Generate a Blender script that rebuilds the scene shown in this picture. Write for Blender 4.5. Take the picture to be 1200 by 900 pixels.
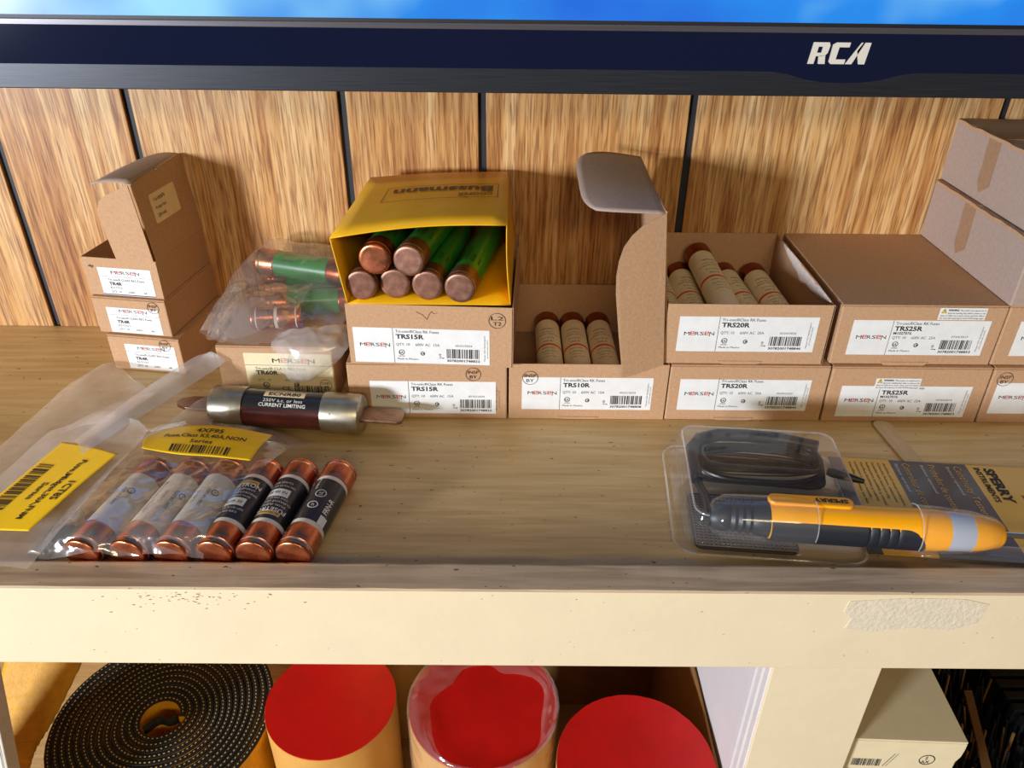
import bpy, math, random
from mathutils import Vector, Matrix, Euler, noise as mnoise

S = 0.001            # everything below is written in millimetres
for o in list(bpy.data.objects):
    bpy.data.objects.remove(o)
scene = bpy.context.scene
C = scene.collection
rnd = random.Random(7)
R = math.radians

# ---------------------------------------------------------------- camera
PITCH, YAW, ROLL, FPX = 0.550, 0.006, 0.012, 914.1
fw = Vector((math.sin(YAW) * math.cos(PITCH), math.cos(YAW) * math.cos(PITCH), -math.sin(PITCH)))
rt = Vector((math.cos(YAW), -math.sin(YAW), 0))
up = rt.cross(fw)
r2 = rt * math.cos(ROLL) + up * math.sin(ROLL)
u2 = -rt * math.sin(ROLL) + up * math.cos(ROLL)
cam_d = bpy.data.cameras.new('camera')
cam = bpy.data.objects.new('camera', cam_d)
C.objects.link(cam)
m = Matrix((r2, u2, -fw)).transposed().to_4x4()
m.translation = Vector((-0.6, -456.5, 308.2)) * S
cam.matrix_world = m
cam_d.sensor_fit = 'HORIZONTAL'
cam_d.sensor_width = 36.0
cam_d.lens = FPX / 1200 * 36.0
cam_d.clip_start = 0.01
scene.camera = cam

# ---------------------------------------------------------------- world, lamps, exposure
w = bpy.data.worlds.new('room_ambient')
scene.world = w
w.use_nodes = True
w.node_tree.nodes['Background'].inputs[0].default_value = (1.0, 0.90, 0.78, 1)
w.node_tree.nodes['Background'].inputs[1].default_value = 0.09

def area(name, loc, target, sx, sy, power, col):
    l = bpy.data.lights.new(name, 'AREA')
    l.shape = 'RECTANGLE'; l.size = sx; l.size_y = sy
    l.energy = power; l.color = col
    o = bpy.data.objects.new(name, l)
    C.objects.link(o)
    o.location = loc
    d = Vector(target) - Vector(loc)
    o.rotation_euler = d.to_track_quat('-Z', 'Y').to_euler()
    return o
# daylight from a low opening at the left, and the warm room lamp above
area('daylight_window', (-1.62, -1.72, 0.26), (0, 0, 0.05), 0.30, 0.34, 78, (0.84, 0.90, 1.0))
area('room_lamp', (0.15, -2.3, 1.26), (0, 0, 0.05), 1.3, 0.36, 18, (1.0, 0.79, 0.48))

vs = scene.view_settings
vs.view_transform = 'Standard'
vs.look = 'None'
vs.exposure = 0.0
vs.gamma = 1.0
vs.use_curve_mapping = False

# ---------------------------------------------------------------- materials
MATS = {}
def srgb(r, g, b):
    f = lambda c: (c / 12.92 if c <= 0.04045 else ((c + 0.055) / 1.055) ** 2.4)
    return tuple(f(c / 255) for c in (r, g, b))

def mk(name, col, rough=0.6, metal=0.0, var=0.0, scale=200, stretch=(1, 1, 1), bump=0.0, bscale=None,
       spec=0.5, col2=None, coat=0.0, detail=4, rvar=0.0):
    """principled material with noise colour variation and noise bump, in object coordinates"""
    M = bpy.data.materials.new(name)
    M.use_nodes = True
    nt = M.node_tree
    b = nt.nodes['Principled BSDF']
    b.inputs['Roughness'].default_value = rough
    b.inputs['Metallic'].default_value = metal
    b.inputs['Specular IOR Level'].default_value = spec
    b.inputs['Coat Weight'].default_value = coat
    b.inputs['Coat Roughness'].default_value = 0.08
    b.inputs['Base Color'].default_value = (*col, 1)
    if var or bump or col2:
        tc = nt.nodes.new('ShaderNodeTexCoord')
        mp = nt.nodes.new('ShaderNodeMapping')
        mp.inputs['Scale'].default_value = stretch
        nt.links.new(tc.outputs['Object'], mp.inputs['Vector'])
        n = nt.nodes.new('ShaderNodeTexNoise')
        n.inputs['Scale'].default_value = scale
        n.inputs['Detail'].default_value = detail
        n.inputs['Roughness'].default_value = 0.65
        nt.links.new(mp.outputs[0], n.inputs['Vector'])
        if var or col2:
            cr = nt.nodes.new('ShaderNodeValToRGB')
            c2 = col2 if col2 else tuple(min(1, c * (1 + var)) for c in col)
            c1 = col if col2 else tuple(c * (1 - var) for c in col)
            cr.color_ramp.elements[0].color = (*c1, 1)
            cr.color_ramp.elements[1].color = (*c2, 1)
            cr.color_ramp.elements[0].position = 0.32
            cr.color_ramp.elements[1].position = 0.68
            nt.links.new(n.outputs[0], cr.inputs[0])
            nt.links.new(cr.outputs[0], b.inputs['Base Color'])
        if rvar:
            mr = nt.nodes.new('ShaderNodeMapRange')
            mr.inputs[3].default_value = max(0.02, rough - rvar)
            mr.inputs[4].default_value = rough + rvar
            nt.links.new(n.outputs[0], mr.inputs[0])
            nt.links.new(mr.outputs[0], b.inputs['Roughness'])
        if bump:
            n2 = nt.nodes.new('ShaderNodeTexNoise')
            n2.inputs['Scale'].default_value = bscale or scale
            n2.inputs['Detail'].default_value = 3
            nt.links.new(mp.outputs[0], n2.inputs['Vector'])
            bp = nt.nodes.new('ShaderNodeBump')
            bp.inputs['Strength'].default_value = bump
            bp.inputs['Distance'].default_value = 0.0006
            nt.links.new(n2.outputs[0], bp.inputs['Height'])
            nt.links.new(bp.outputs[0], b.inputs['Normal'])
    MATS[name] = M
    return M

def film(name, haze, tint, gloss_rough=0.08, bump=0.25, bscale=90, edge=0.6, f0=0.05):
    """clear plastic film: mostly lets light through, some milky scatter and a mirror sheen at grazing angles"""
    M = bpy.data.materials.new(name)
    M.use_nodes = True
    nt = M.node_tree
    for n in list(nt.nodes):
        if n.type != 'OUTPUT_MATERIAL':
            nt.nodes.remove(n)
    out = [n for n in nt.nodes if n.type == 'OUTPUT_MATERIAL'][0]
    tr = nt.nodes.new('ShaderNodeBsdfTransparent')
    df = nt.nodes.new('ShaderNodeBsdfDiffuse'); df.inputs[0].default_value = (*tint, 1)
    tl = nt.nodes.new('ShaderNodeBsdfTranslucent'); tl.inputs[0].default_value = (*tint, 1)
    gl = nt.nodes.new('ShaderNodeBsdfGlossy'); gl.inputs['Roughness'].default_value = gloss_rough
    gl.inputs[0].default_value = (1, 1, 1, 1)
    mh = nt.nodes.new('ShaderNodeMixShader'); mh.inputs[0].default_value = 0.4
    nt.links.new(df.outputs[0], mh.inputs[1]); nt.links.new(tl.outputs[0], mh.inputs[2])
    tc = nt.nodes.new('ShaderNodeTexCoord')
    ns = nt.nodes.new('ShaderNodeTexNoise'); ns.inputs['Scale'].default_value = bscale
    ns.inputs['Detail'].default_value = 2
    nt.links.new(tc.outputs['Object'], ns.inputs['Vector'])
    mr = nt.nodes.new('ShaderNodeMapRange')
    mr.inputs[3].default_value = haze * 0.55; mr.inputs[4].default_value = min(1, haze * 1.45)
    nt.links.new(ns.outputs[0], mr.inputs[0])
    m1 = nt.nodes.new('ShaderNodeMixShader')
    nt.links.new(mr.outputs[0], m1.inputs[0])
    nt.links.new(tr.outputs[0], m1.inputs[1]); nt.links.new(mh.outputs[0], m1.inputs[2])
    bp = nt.nodes.new('ShaderNodeBump'); bp.inputs['Strength'].default_value = bump
    bp.inputs['Distance'].default_value = 0.002
    nt.links.new(ns.outputs[0], bp.inputs['Height'])
    nt.links.new(bp.outputs[0], gl.inputs['Normal'])
    ge = nt.nodes.new('ShaderNodeNewGeometry')
    dt = nt.nodes.new('ShaderNodeVectorMath'); dt.operation = 'DOT_PRODUCT'
    nt.links.new(bp.outputs[0], dt.inputs[0]); nt.links.new(ge.outputs['Incoming'], dt.inputs[1])
    def mth(op, a, b=None):
        q = nt.nodes.new('ShaderNodeMath'); q.operation = op; q.use_clamp = (op == 'SUBTRACT')
        for k, x in enumerate((a, b)):
            if x is None: continue
            if isinstance(x, (int, float)): q.inputs[k].default_value = x
            else: nt.links.new(x, q.inputs[k])
        return q.outputs[0]
    fac = mth('ADD', mth('MULTIPLY', mth('POWER', mth('SUBTRACT', 1.0, mth('ABSOLUTE', dt.outputs['Value'])), 5.0), edge), f0)
    m2 = nt.nodes.new('ShaderNodeMixShader')
    nt.links.new(fac, m2.inputs[0])
    nt.links.new(m1.outputs[0], m2.inputs[1]); nt.links.new(gl.outputs[0], m2.inputs[2])
    nt.links.new(m2.outputs[0], out.inputs[0])
    MATS[name] = M
    return M

mk('cardboard', srgb(188, 149, 114), 0.85, var=0.10, scale=500, bump=0.25, bscale=900, spec=0.2, detail=6)
mk('cardboard_inner', srgb(162, 130, 106), 0.85, var=0.08, scale=400, bump=0.2, bscale=900, spec=0.2)
mk('cardboard_grey', srgb(172, 150, 136), 0.85, var=0.07, scale=350, bump=0.2, bscale=900, spec=0.2)  # grey flap board; on taped cartons it puts cool side light into the colour
mk('torn_paper', srgb(215, 200, 190), 0.95, var=0.12, scale=300, bump=0.6, bscale=500, spec=0.1)
mk('kraft_tape', srgb(160, 126, 98), 0.6, var=0.10, scale=300)
mk('label_paper', srgb(228, 228, 226), 0.55, var=0.05, scale=90, spec=0.4)
mk('label_cream', srgb(226, 212, 172), 0.55, var=0.05, scale=90)
mk('sticker_tan', srgb(232, 210, 164), 0.5, var=0.05, scale=90)
mk('ink_black', (0.012, 0.012, 0.014), 0.6)
mk('ink_red', srgb(205, 45, 40), 0.6)
mk('ink_grey', srgb(84, 86, 92), 0.6)
mk('ink_faint', srgb(105, 80, 62), 0.7)
mk('ink_blue', srgb(40, 70, 130), 0.6)
mk('ink_orange', srgb(222, 80, 40), 0.6)
mk('ink_white', srgb(225, 222, 214), 0.6)
mk('ink_gold', srgb(214, 176, 96), 0.5)
mk('warning_yellow', srgb(240, 205, 40), 0.5)
mk('yellow_carton', srgb(232, 172, 12), 0.42, var=0.06, scale=60, bump=0.08, bscale=200)
mk('yellow_label', srgb(244, 196, 4), 0.35, var=0.05, scale=60, bump=0.1, bscale=120)
mk('copper', srgb(196, 118, 82), 0.30, metal=1.0, var=0.22, scale=110, bump=0.06, bscale=300, rvar=0.14)
mk('copper_dull', srgb(142, 102, 84), 0.42, metal=0.85, var=0.22, scale=160, bump=0.08, bscale=400, rvar=0.1)
mk('copper_dark', srgb(150, 74, 46), 0.32, metal=0.9, var=0.25, scale=120, rvar=0.12)
mk('nickel', srgb(176, 170, 152), 0.36, metal=0.9, var=0.15, scale=120, bump=0.05, bscale=300)
mk('blade_metal', srgb(150, 118, 94), 0.38, metal=0.9, var=0.2, scale=150)
mk('green_tube', srgb(26, 118, 46), 0.35, var=0.14, scale=80, coat=0.2)
mk('cream_tube', srgb(240, 228, 198), 0.6, var=0.06, scale=120)
mk('white_paper', srgb(222, 214, 198), 0.6, var=0.06, scale=120)
mk('black_label', (0.014, 0.014, 0.018), 0.35, coat=0.25)
mk('maroon_tube', srgb(84, 34, 28), 0.22, var=0.15, scale=70, coat=0.5)
mk('cream_paint', srgb(229, 210, 174), 0.55, var=0.025, scale=30, bump=0.22, bscale=160, detail=6)
mk('cream_patch', srgb(218, 204, 178), 0.7, var=0.05, scale=260, bump=1.0, bscale=420)
mk('chip_brown', srgb(150, 120, 90), 0.8, var=0.2, scale=400)
mk('white_paint', srgb(214, 208, 206), 0.55, var=0.03, scale=40, bump=0.15, bscale=150)
mk('groove_dark', (0.012, 0.013, 0.018), 0.6)
mk('tv_brushed', srgb(44, 46, 52), 0.38, var=0.35, scale=40, stretch=(0.6, 1, 60), metal=0.4, detail=3)
mk('tv_gloss', srgb(8, 16, 44), 0.06, coat=0.6)
mk('tv_trim', srgb(92, 88, 92), 0.35, metal=0.5, var=0.1, scale=30, stretch=(0.3, 1, 20))
mk('tv_black', (0.008, 0.008, 0.01), 0.5)
mk('logo_silver', srgb(232, 226, 214), 0.35, metal=0.2)
mk('stick_wood', srgb(206, 178, 138), 0.7, var=0.08, scale=60, stretch=(4, 1, 1))
mk('tester_yellow', srgb(248, 168, 12), 0.32, var=0.04, scale=60)
mk('rubber_black', srgb(30, 34, 42), 0.45)
mk('wire_black', srgb(16, 17, 20), 0.35)
mk('insert_black', srgb(52, 46, 44), 0.55)
mk('tray_rib', srgb(112, 102, 96), 0.4)
mk('lens_grey', srgb(170, 176, 190), 0.25, coat=0.4)
mk('card_navy', srgb(62, 66, 80), 0.3, coat=0.3)
mk('card_yellow', srgb(226, 176, 62), 0.3, coat=0.3)
mk('steel', srgb(200, 196, 188), 0.22, metal=1.0)
mk('drum_red', srgb(208, 16, 14), 0.42, var=0.10, scale=26, bump=0.1, bscale=300)
mk('drum_tan', srgb(206, 152, 72), 0.7, var=0.07, scale=40, bump=0.15, bscale=300)
mk('bin_card', srgb(150, 106, 56), 0.85, var=0.08, scale=60)
mk('strap_black', srgb(14, 13, 11), 0.75, var=0.25, scale=700, bump=0.5, bscale=1200)
mk('strap_yellow', srgb(222, 158, 22), 0.6, var=0.12, scale=120, stretch=(1, 1, 1), bump=0.5, bscale=500)
mk('stitch_yellow', srgb(206, 186, 112), 0.7)
mk('cream_carton', srgb(226, 208, 168), 0.7, var=0.03, scale=60)
mk('bristle_black', srgb(12, 12, 13), 0.5)
mk('bristle_brown', srgb(120, 84, 44), 0.6)
film('film_clear', 0.13, (0.9, 0.89, 0.88), 0.12, 1.0, 70, f0=0.12)
film('film_milky', 0.34, (0.88, 0.87, 0.86), 0.22, 0.3, 60, f0=0.06)
film('film_header', 0.50, (0.86, 0.85, 0.85), 0.2, 0.2, 50, f0=0.06)
film('blister_edge', 0.30, (0.9, 0.9, 0.9), 0.08, 0.1, 40, edge=0.8, f0=0.16)
film('blister', 0.06, (0.86, 0.85, 0.84), 0.05, 0.10, 40, edge=0.7, f0=0.045)

def oak():
    M = bpy.data.materials.new('oak_panelling'); M.use_nodes = True
    nt = M.node_tree; b = nt.nodes['Principled BSDF']
    b.inputs['Roughness'].default_value = 0.42
    b.inputs['Specular IOR Level'].default_value = 0.35
    tc = nt.nodes.new('ShaderNodeTexCoord'); oi = nt.nodes.new('ShaderNodeObjectInfo')
    ad = nt.nodes.new('ShaderNodeVectorMath'); ad.operation = 'ADD'
    ml = nt.nodes.new('ShaderNodeVectorMath'); ml.operation = 'SCALE'
    cb = nt.nodes.new('ShaderNodeCombineXYZ')
    for k in range(3): nt.links.new(oi.outputs['Random'], cb.inputs[k])
    nt.links.new(cb.outputs[0], ml.inputs[0]); ml.inputs['Scale'].default_value = 3.7
    nt.links.new(tc.outputs['Object'], ad.inputs[0]); nt.links.new(ml.outputs[0], ad.inputs[1])
    def nz(scale, st, det, dist=0.0):
        mp = nt.nodes.new('ShaderNodeMapping'); mp.inputs['Scale'].default_value = st
        nt.links.new(ad.outputs[0], mp.inputs[0])
        n = nt.nodes.new('ShaderNodeTexNoise'); n.inputs['Scale'].default_value = scale
        n.inputs['Detail'].default_value = det; n.inputs['Distortion'].default_value = dist
        nt.links.new(mp.outputs[0], n.inputs['Vector']); return n
    broad = nz(60, (1, 1, 0.05), 3, 0.5)
    streak = nz(300, (1, 1, 0.03), 3, 0.2)
    pore = nz(760, (1, 1, 0.05), 2)
    r1 = nt.nodes.new('ShaderNodeValToRGB')
    e = r1.color_ramp.elements
    e[0].position = 0.30; e[0].color = (*srgb(176, 126, 78), 1)
    e[1].position = 0.60; e[1].color = (*srgb(220, 181, 126), 1)
    x = e.new(0.45); x.color = (*srgb(202, 152, 92), 1)
    nt.links.new(broad.outputs[0], r1.inputs[0])
    r2_ = nt.nodes.new('ShaderNodeValToRGB')
    r2_.color_ramp.elements[0].position = 0.36; r2_.color_ramp.elements[0].color = (*srgb(176, 128, 84), 1)
    r2_.color_ramp.elements[1].position = 0.58; r2_.color_ramp.elements[1].color = (1, 1, 1, 1)
    nt.links.new(streak.outputs[0], r2_.inputs[0])
    mx = nt.nodes.new('ShaderNodeMixRGB'); mx.blend_type = 'MULTIPLY'; mx.inputs[0].default_value = 0.62
    nt.links.new(r1.outputs[0], mx.inputs[1]); nt.links.new(r2_.outputs[0], mx.inputs[2])
    r3 = nt.nodes.new('ShaderNodeValToRGB')
    r3.color_ramp.elements[0].position = 0.38; r3.color_ramp.elements[0].color = (*srgb(120, 78, 48), 1)
    r3.color_ramp.elements[1].position = 0.50; r3.color_ramp.elements[1].color = (1, 1, 1, 1)
    nt.links.new(pore.outputs[0], r3.inputs[0])
    mx2 = nt.nodes.new('ShaderNodeMixRGB'); mx2.blend_type = 'MULTIPLY'; mx2.inputs[0].default_value = 0.5
    nt.links.new(mx.outputs[0], mx2.inputs[1]); nt.links.new(r3.outputs[0], mx2.inputs[2])
    nt.links.new(mx2.outputs[0], b.inputs['Base Color'])
    bp = nt.nodes.new('ShaderNodeBump'); bp.inputs['Strength'].default_value = 0.25; bp.inputs['Distance'].default_value = 0.0003
    nt.links.new(pore.outputs[0], bp.inputs['Height']); nt.links.new(bp.outputs[0], b.inputs['Normal'])
    MATS['oak'] = M
oak()

def shelfwood(name, c_lo, c_hi, rough, stain, spots=True):
    M = bpy.data.materials.new(name); M.use_nodes = True
    nt = M.node_tree; b = nt.nodes['Principled BSDF']
    b.inputs['Roughness'].default_value = rough
    b.inputs['Specular IOR Level'].default_value = 0.4
    tc = nt.nodes.new('ShaderNodeTexCoord')
    def nz(scale, st, det, dist=0.0):
        mp = nt.nodes.new('ShaderNodeMapping'); mp.inputs['Scale'].default_value = st
        nt.links.new(tc.outputs['Object'], mp.inputs[0])
        n = nt.nodes.new('ShaderNodeTexNoise'); n.inputs['Scale'].default_value = scale
        n.inputs['Detail'].default_value = det; n.inputs['Distortion'].default_value = dist
        nt.links.new(mp.outputs[0], n.inputs['Vector']); return n
    grain = nz(190, (0.07, 1, 1), 5, 0.5)
    r1 = nt.nodes.new('ShaderNodeValToRGB')
    r1.color_ramp.elements[0].position = 0.3; r1.color_ramp.elements[0].color = (*c_lo, 1)
    r1.color_ramp.elements[1].position = 0.62; r1.color_ramp.elements[1].color = (*c_hi, 1)
    nt.links.new(grain.outputs[0], r1.inputs[0])
    blot = nz(9, (0.5, 1, 1), 4, 0.3)
    r2_ = nt.nodes.new('ShaderNodeValToRGB')
    r2_.color_ramp.elements[0].position = 0.35; r2_.color_ramp.elements[0].color = (*stain, 1)
    r2_.color_ramp.elements[1].position = 0.62; r2_.color_ramp.elements[1].color = (1, 1, 1, 1)
    nt.links.new(blot.outputs[0], r2_.inputs[0])
    mx = nt.nodes.new('ShaderNodeMixRGB'); mx.blend_type = 'MULTIPLY'; mx.inputs[0].default_value = 0.8
    nt.links.new(r1.outputs[0], mx.inputs[1]); nt.links.new(r2_.outputs[0], mx.inputs[2])
    sp = nz(330, (0.5, 1, 1), 2)
    r3 = nt.nodes.new('ShaderNodeValToRGB')
    r3.color_ramp.elements[0].position = 0.27; r3.color_ramp.elements[0].color = (*srgb(96, 66, 40), 1)
    r3.color_ramp.elements[1].position = 0.31; r3.color_ramp.elements[1].color = (1, 1, 1, 1)
    nt.links.new(sp.outputs[0], r3.inputs[0])
    mx2 = nt.nodes.new('ShaderNodeMixRGB'); mx2.blend_type = 'MULTIPLY'; mx2.inputs[0].default_value = 0.85
    nt.links.new(mx.outputs[0], mx2.inputs[1]); nt.links.new(r3.outputs[0], mx2.inputs[2])
    nt.links.new(mx2.outputs[0], b.inputs['Base Color'])
    bp = nt.nodes.new('ShaderNodeBump'); bp.inputs['Strength'].default_value = 0.35; bp.inputs['Distance'].default_value = 0.0006
    nt.links.new(grain.outputs[0], bp.inputs['Height']); nt.links.new(bp.outputs[0], b.inputs['Normal'])
    MATS[name] = M
shelfwood('shelf_wood', srgb(196, 164, 108), srgb(220, 190, 136), 0.42, (0.78, 0.74, 0.66))
shelfwood('lip_wood', srgb(172, 146, 114), srgb(214, 190, 156), 0.6, (0.85, 0.8, 0.75))

def screen():
    M = bpy.data.materials.new('tv_screen_picture'); M.use_nodes = True
    nt = M.node_tree; b = nt.nodes['Principled BSDF']
    b.inputs['Base Color'].default_value = (0.01, 0.01, 0.012, 1); b.inputs['Roughness'].default_value = 0.25
    tc = nt.nodes.new('ShaderNodeTexCoord'); mp = nt.nodes.new('ShaderNodeMapping')
    mp.inputs['Scale'].default_value = (1, 1, 1.6)
    nt.links.new(tc.outputs['Object'], mp.inputs[0])
    n = nt.nodes.new('ShaderNodeTexNoise'); n.inputs['Scale'].default_value = 6.5; n.inputs['Detail'].default_value = 3
    nt.links.new(mp.outputs[0], n.inputs['Vector'])
    cr = nt.nodes.new('ShaderNodeValToRGB'); e = cr.color_ramp.elements
    e[0].position = 0.30; e[0].color = (*srgb(18, 96, 222), 1)
    e[1].position = 0.70; e[1].color = (*srgb(150, 222, 255), 1)
    x = e.new(0.50); x.color = (*srgb(28, 140, 240), 1)
    nt.links.new(n.outputs[0], cr.inputs[0])
    nt.links.new(cr.outputs[0], b.inputs['Emission Color'])
    b.inputs['Emission Strength'].default_value = 0.95
    MATS['tv_screen'] = M
screen()

# ---------------------------------------------------------------- mesh helpers
class MB:
    def __init__(self):
        self.v = []; self.f = []; self.m = []
    def add(self, vs_, fs, mat=0):
        o = len(self.v)
        self.v += [tuple(p) for p in vs_]
        for f in fs:
            self.f.append([i + o for i in f]); self.m.append(mat)
        return self
    def box(self, x0, y0, z0, x1, y1, z1, mat=0):
        p = [(x0, y0, z0), (x1, y0, z0), (x1, y1, z0), (x0, y1, z0), (x0, y0, z1), (x1, y0, z1), (x1, y1, z1), (x0, y1, z1)]
        return self.add(p, [(0, 3, 2, 1), (4, 5, 6, 7), (0, 1, 5, 4), (1, 2, 6, 5), (2, 3, 7, 6), (3, 0, 4, 7)], mat)
    def prism(self, loop, off, mat=0):
        """closed polygon (3D points) pushed along off"""
        n = len(loop); off = Vector(off)
        a = [Vector(p) for p in loop]; b = [p + off for p in a]
        nrm = Vector((0, 0, 0))
        for i in range(n):
            nrm += (a[i] - a[0]).cross(a[(i + 1) % n] - a[0])
        fl = nrm.dot(off) > 0
        bot = list(range(n)); top = [n + i for i in range(n)]
        fs = [bot[::-1] if fl else bot, top if fl else top[::-1]]
        for i in range(n):
            j = (i + 1) % n
            q = (i, j, n + j, n + i)
            fs.append(q if fl else q[::-1])
        return self.add(a + b, fs, mat)
    def lathe(self, prof, seg=28, O=(0, 0, 0), A=(1, 0, 0), E1=(0, 1, 0), mat=0, close=True, sy=1.0, a0=0.0, a1=None):
        """profile (axial, radius) turned round axis A"""
        A = Vector(A).normalized(); E1 = Vector(E1).normalized(); E2 = A.cross(E1); O = Vector(O)
        full = a1 is None
        n = seg if full else seg + 1
        span = 2 * math.pi if full else (a1 - a0)
        vs_ = []
        for (t, r) in prof:
            for k in range(n):
                an = a0 + span * k / seg
                vs_.append(O + A * t + (E1 * math.cos(an) + E2 * math.sin(an) * sy) * r)
        fs = []
        for i in range(len(prof) - 1):
            for k in range(seg):
                k2 = (k + 1) % n if full else k + 1
                fs.append((i * n + k, i * n + k2, (i + 1) * n + k2, (i + 1) * n + k))
        if close and full:
            fs.append(tuple(range(n - 1, -1, -1)))
            fs.append(tuple((len(prof) - 1) * n + k for k in range(n)))
        return self.add(vs_, fs, mat)
    def grid(self, fn, nu, nv, mat=0, cu=False):
        vs_ = []; n = nu if cu else nu + 1
        for j in range(nv + 1):
            for i in range(n):
                vs_.append(fn(i / nu, j / nv))
        fs = []
        for j in range(nv):
            for i in range(nu):
                i2 = (i + 1) % n if cu else i + 1
                fs.append((j * n + i, j * n + i2, (j + 1) * n + i2, (j + 1) * n + i))
        return self.add(vs_, fs, mat)
    def tube(self, pts, r, seg=8, mat=0, closed=False):
        pts = [Vector(p) for p in pts]; n = len(pts); vs_ = []; fs = []
        prev = None
        for i in range(n):
            if closed: t = pts[(i + 1) % n] - pts[i - 1]
            else: t = pts[min(i + 1, n - 1)] - pts[max(i - 1, 0)]
            t.normalize()
            if prev is None:
                e = t.orthogonal().normalized()
            else:
                e = (prev - t * prev.dot(t)).normalized()
            prev = e; f = t.cross(e)
            for k in range(seg):
                a = 2 * math.pi * k / seg
                vs_.append(pts[i] + (e * math.cos(a) + f * math.sin(a)) * r)
        for i in range(n if closed else n - 1):
            i2 = (i + 1) % n
            for k in range(seg):
                k2 = (k + 1) % seg
                fs.append((i * seg + k, i * seg + k2, i2 * seg + k2, i2 * seg + k))
        if not closed:
            fs.append(tuple(range(seg - 1, -1, -1))); fs.append(tuple((n - 1) * seg + k for k in range(seg)))
        return self.add(vs_, fs, mat)
    def jitter(self, a, sc=0.03, seed=0):
        self.v = [tuple(Vector(p) + mnoise.noise_vector(Vector(p) * sc + Vector((seed, 0, 0))) * a) for p in self.v]
        return self
    def build(self, name, mats, parent=None, smooth=False, bevel=0.0, solid=0.0, kind=None, label=None):
        me = bpy.data.meshes.new(name)
        me.from_pydata([(p[0] * S, p[1] * S, p[2] * S) for p in self.v], [], self.f)
        if isinstance(mats, str): mats = [mats]
        for q in mats: me.materials.append(MATS[q])
        if len(mats) > 1: me.polygons.foreach_set('material_index', self.m)
        if smooth:
            me.polygons.foreach_set('use_smooth', [True] * len(me.polygons))
            me.set_sharp_from_angle(angle=R(40))
        me.update()
        o = bpy.data.objects.new(name, me)
        C.objects.link(o)
        if parent: o.parent = parent
        if solid:
            md = o.modifiers.new('thickness', 'SOLIDIFY'); md.thickness = solid * S; md.offset = 0
        if bevel:
            md = o.modifiers.new('edge', 'BEVEL'); md.width = bevel * S; md.segments = 2; md.limit_method = 'ANGLE'
        if kind: o['kind'] = kind
        if label: o['label'] = label
        return o

def tag(o, label, cat, group=None, kind=None):
    o['label'] = label; o['category'] = cat
    if group: o['group'] = group
    if kind: o['kind'] = kind
    return o
def thing(name, label, cat, loc=(0, 0, 0), rot=(0, 0, 0), group=None):
    o = bpy.data.objects.new(name, None)
    o.empty_display_size = 0.01
    C.objects.link(o)
    o.location = Vector(loc) * S
    o.rotation_euler = tuple(R(a) for a in rot)
    return tag(o, label, cat, group)

# ---------------------------------------------------------------- printing (flat mesh lettering)
_tc = {}
def text2d(s, bold=0.0):
    key = (s, bold)
    if key in _tc: return _tc[key]
    cu = bpy.data.curves.new('t', 'FONT'); cu.body = s; cu.size = 1.0
    cu.resolution_u = 2; cu.offset = bold; cu.fill_mode = 'FRONT'
    ob = bpy.data.objects.new('t', cu)
    me = bpy.data.meshes.new_from_object(ob)
    vs_ = [(v.co.x, v.co.y) for v in me.vertices]
    fs = [tuple(p.vertices) for p in me.polygons]
    bpy.data.objects.remove(ob); bpy.data.curves.remove(cu); bpy.data.meshes.remove(me)
    x0 = min([v[0] for v in vs_] or [0]); x1 = max([v[0] for v in vs_] or [1])
    _tc[key] = (vs_, fs, x0, x1)
    return _tc[key]

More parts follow.
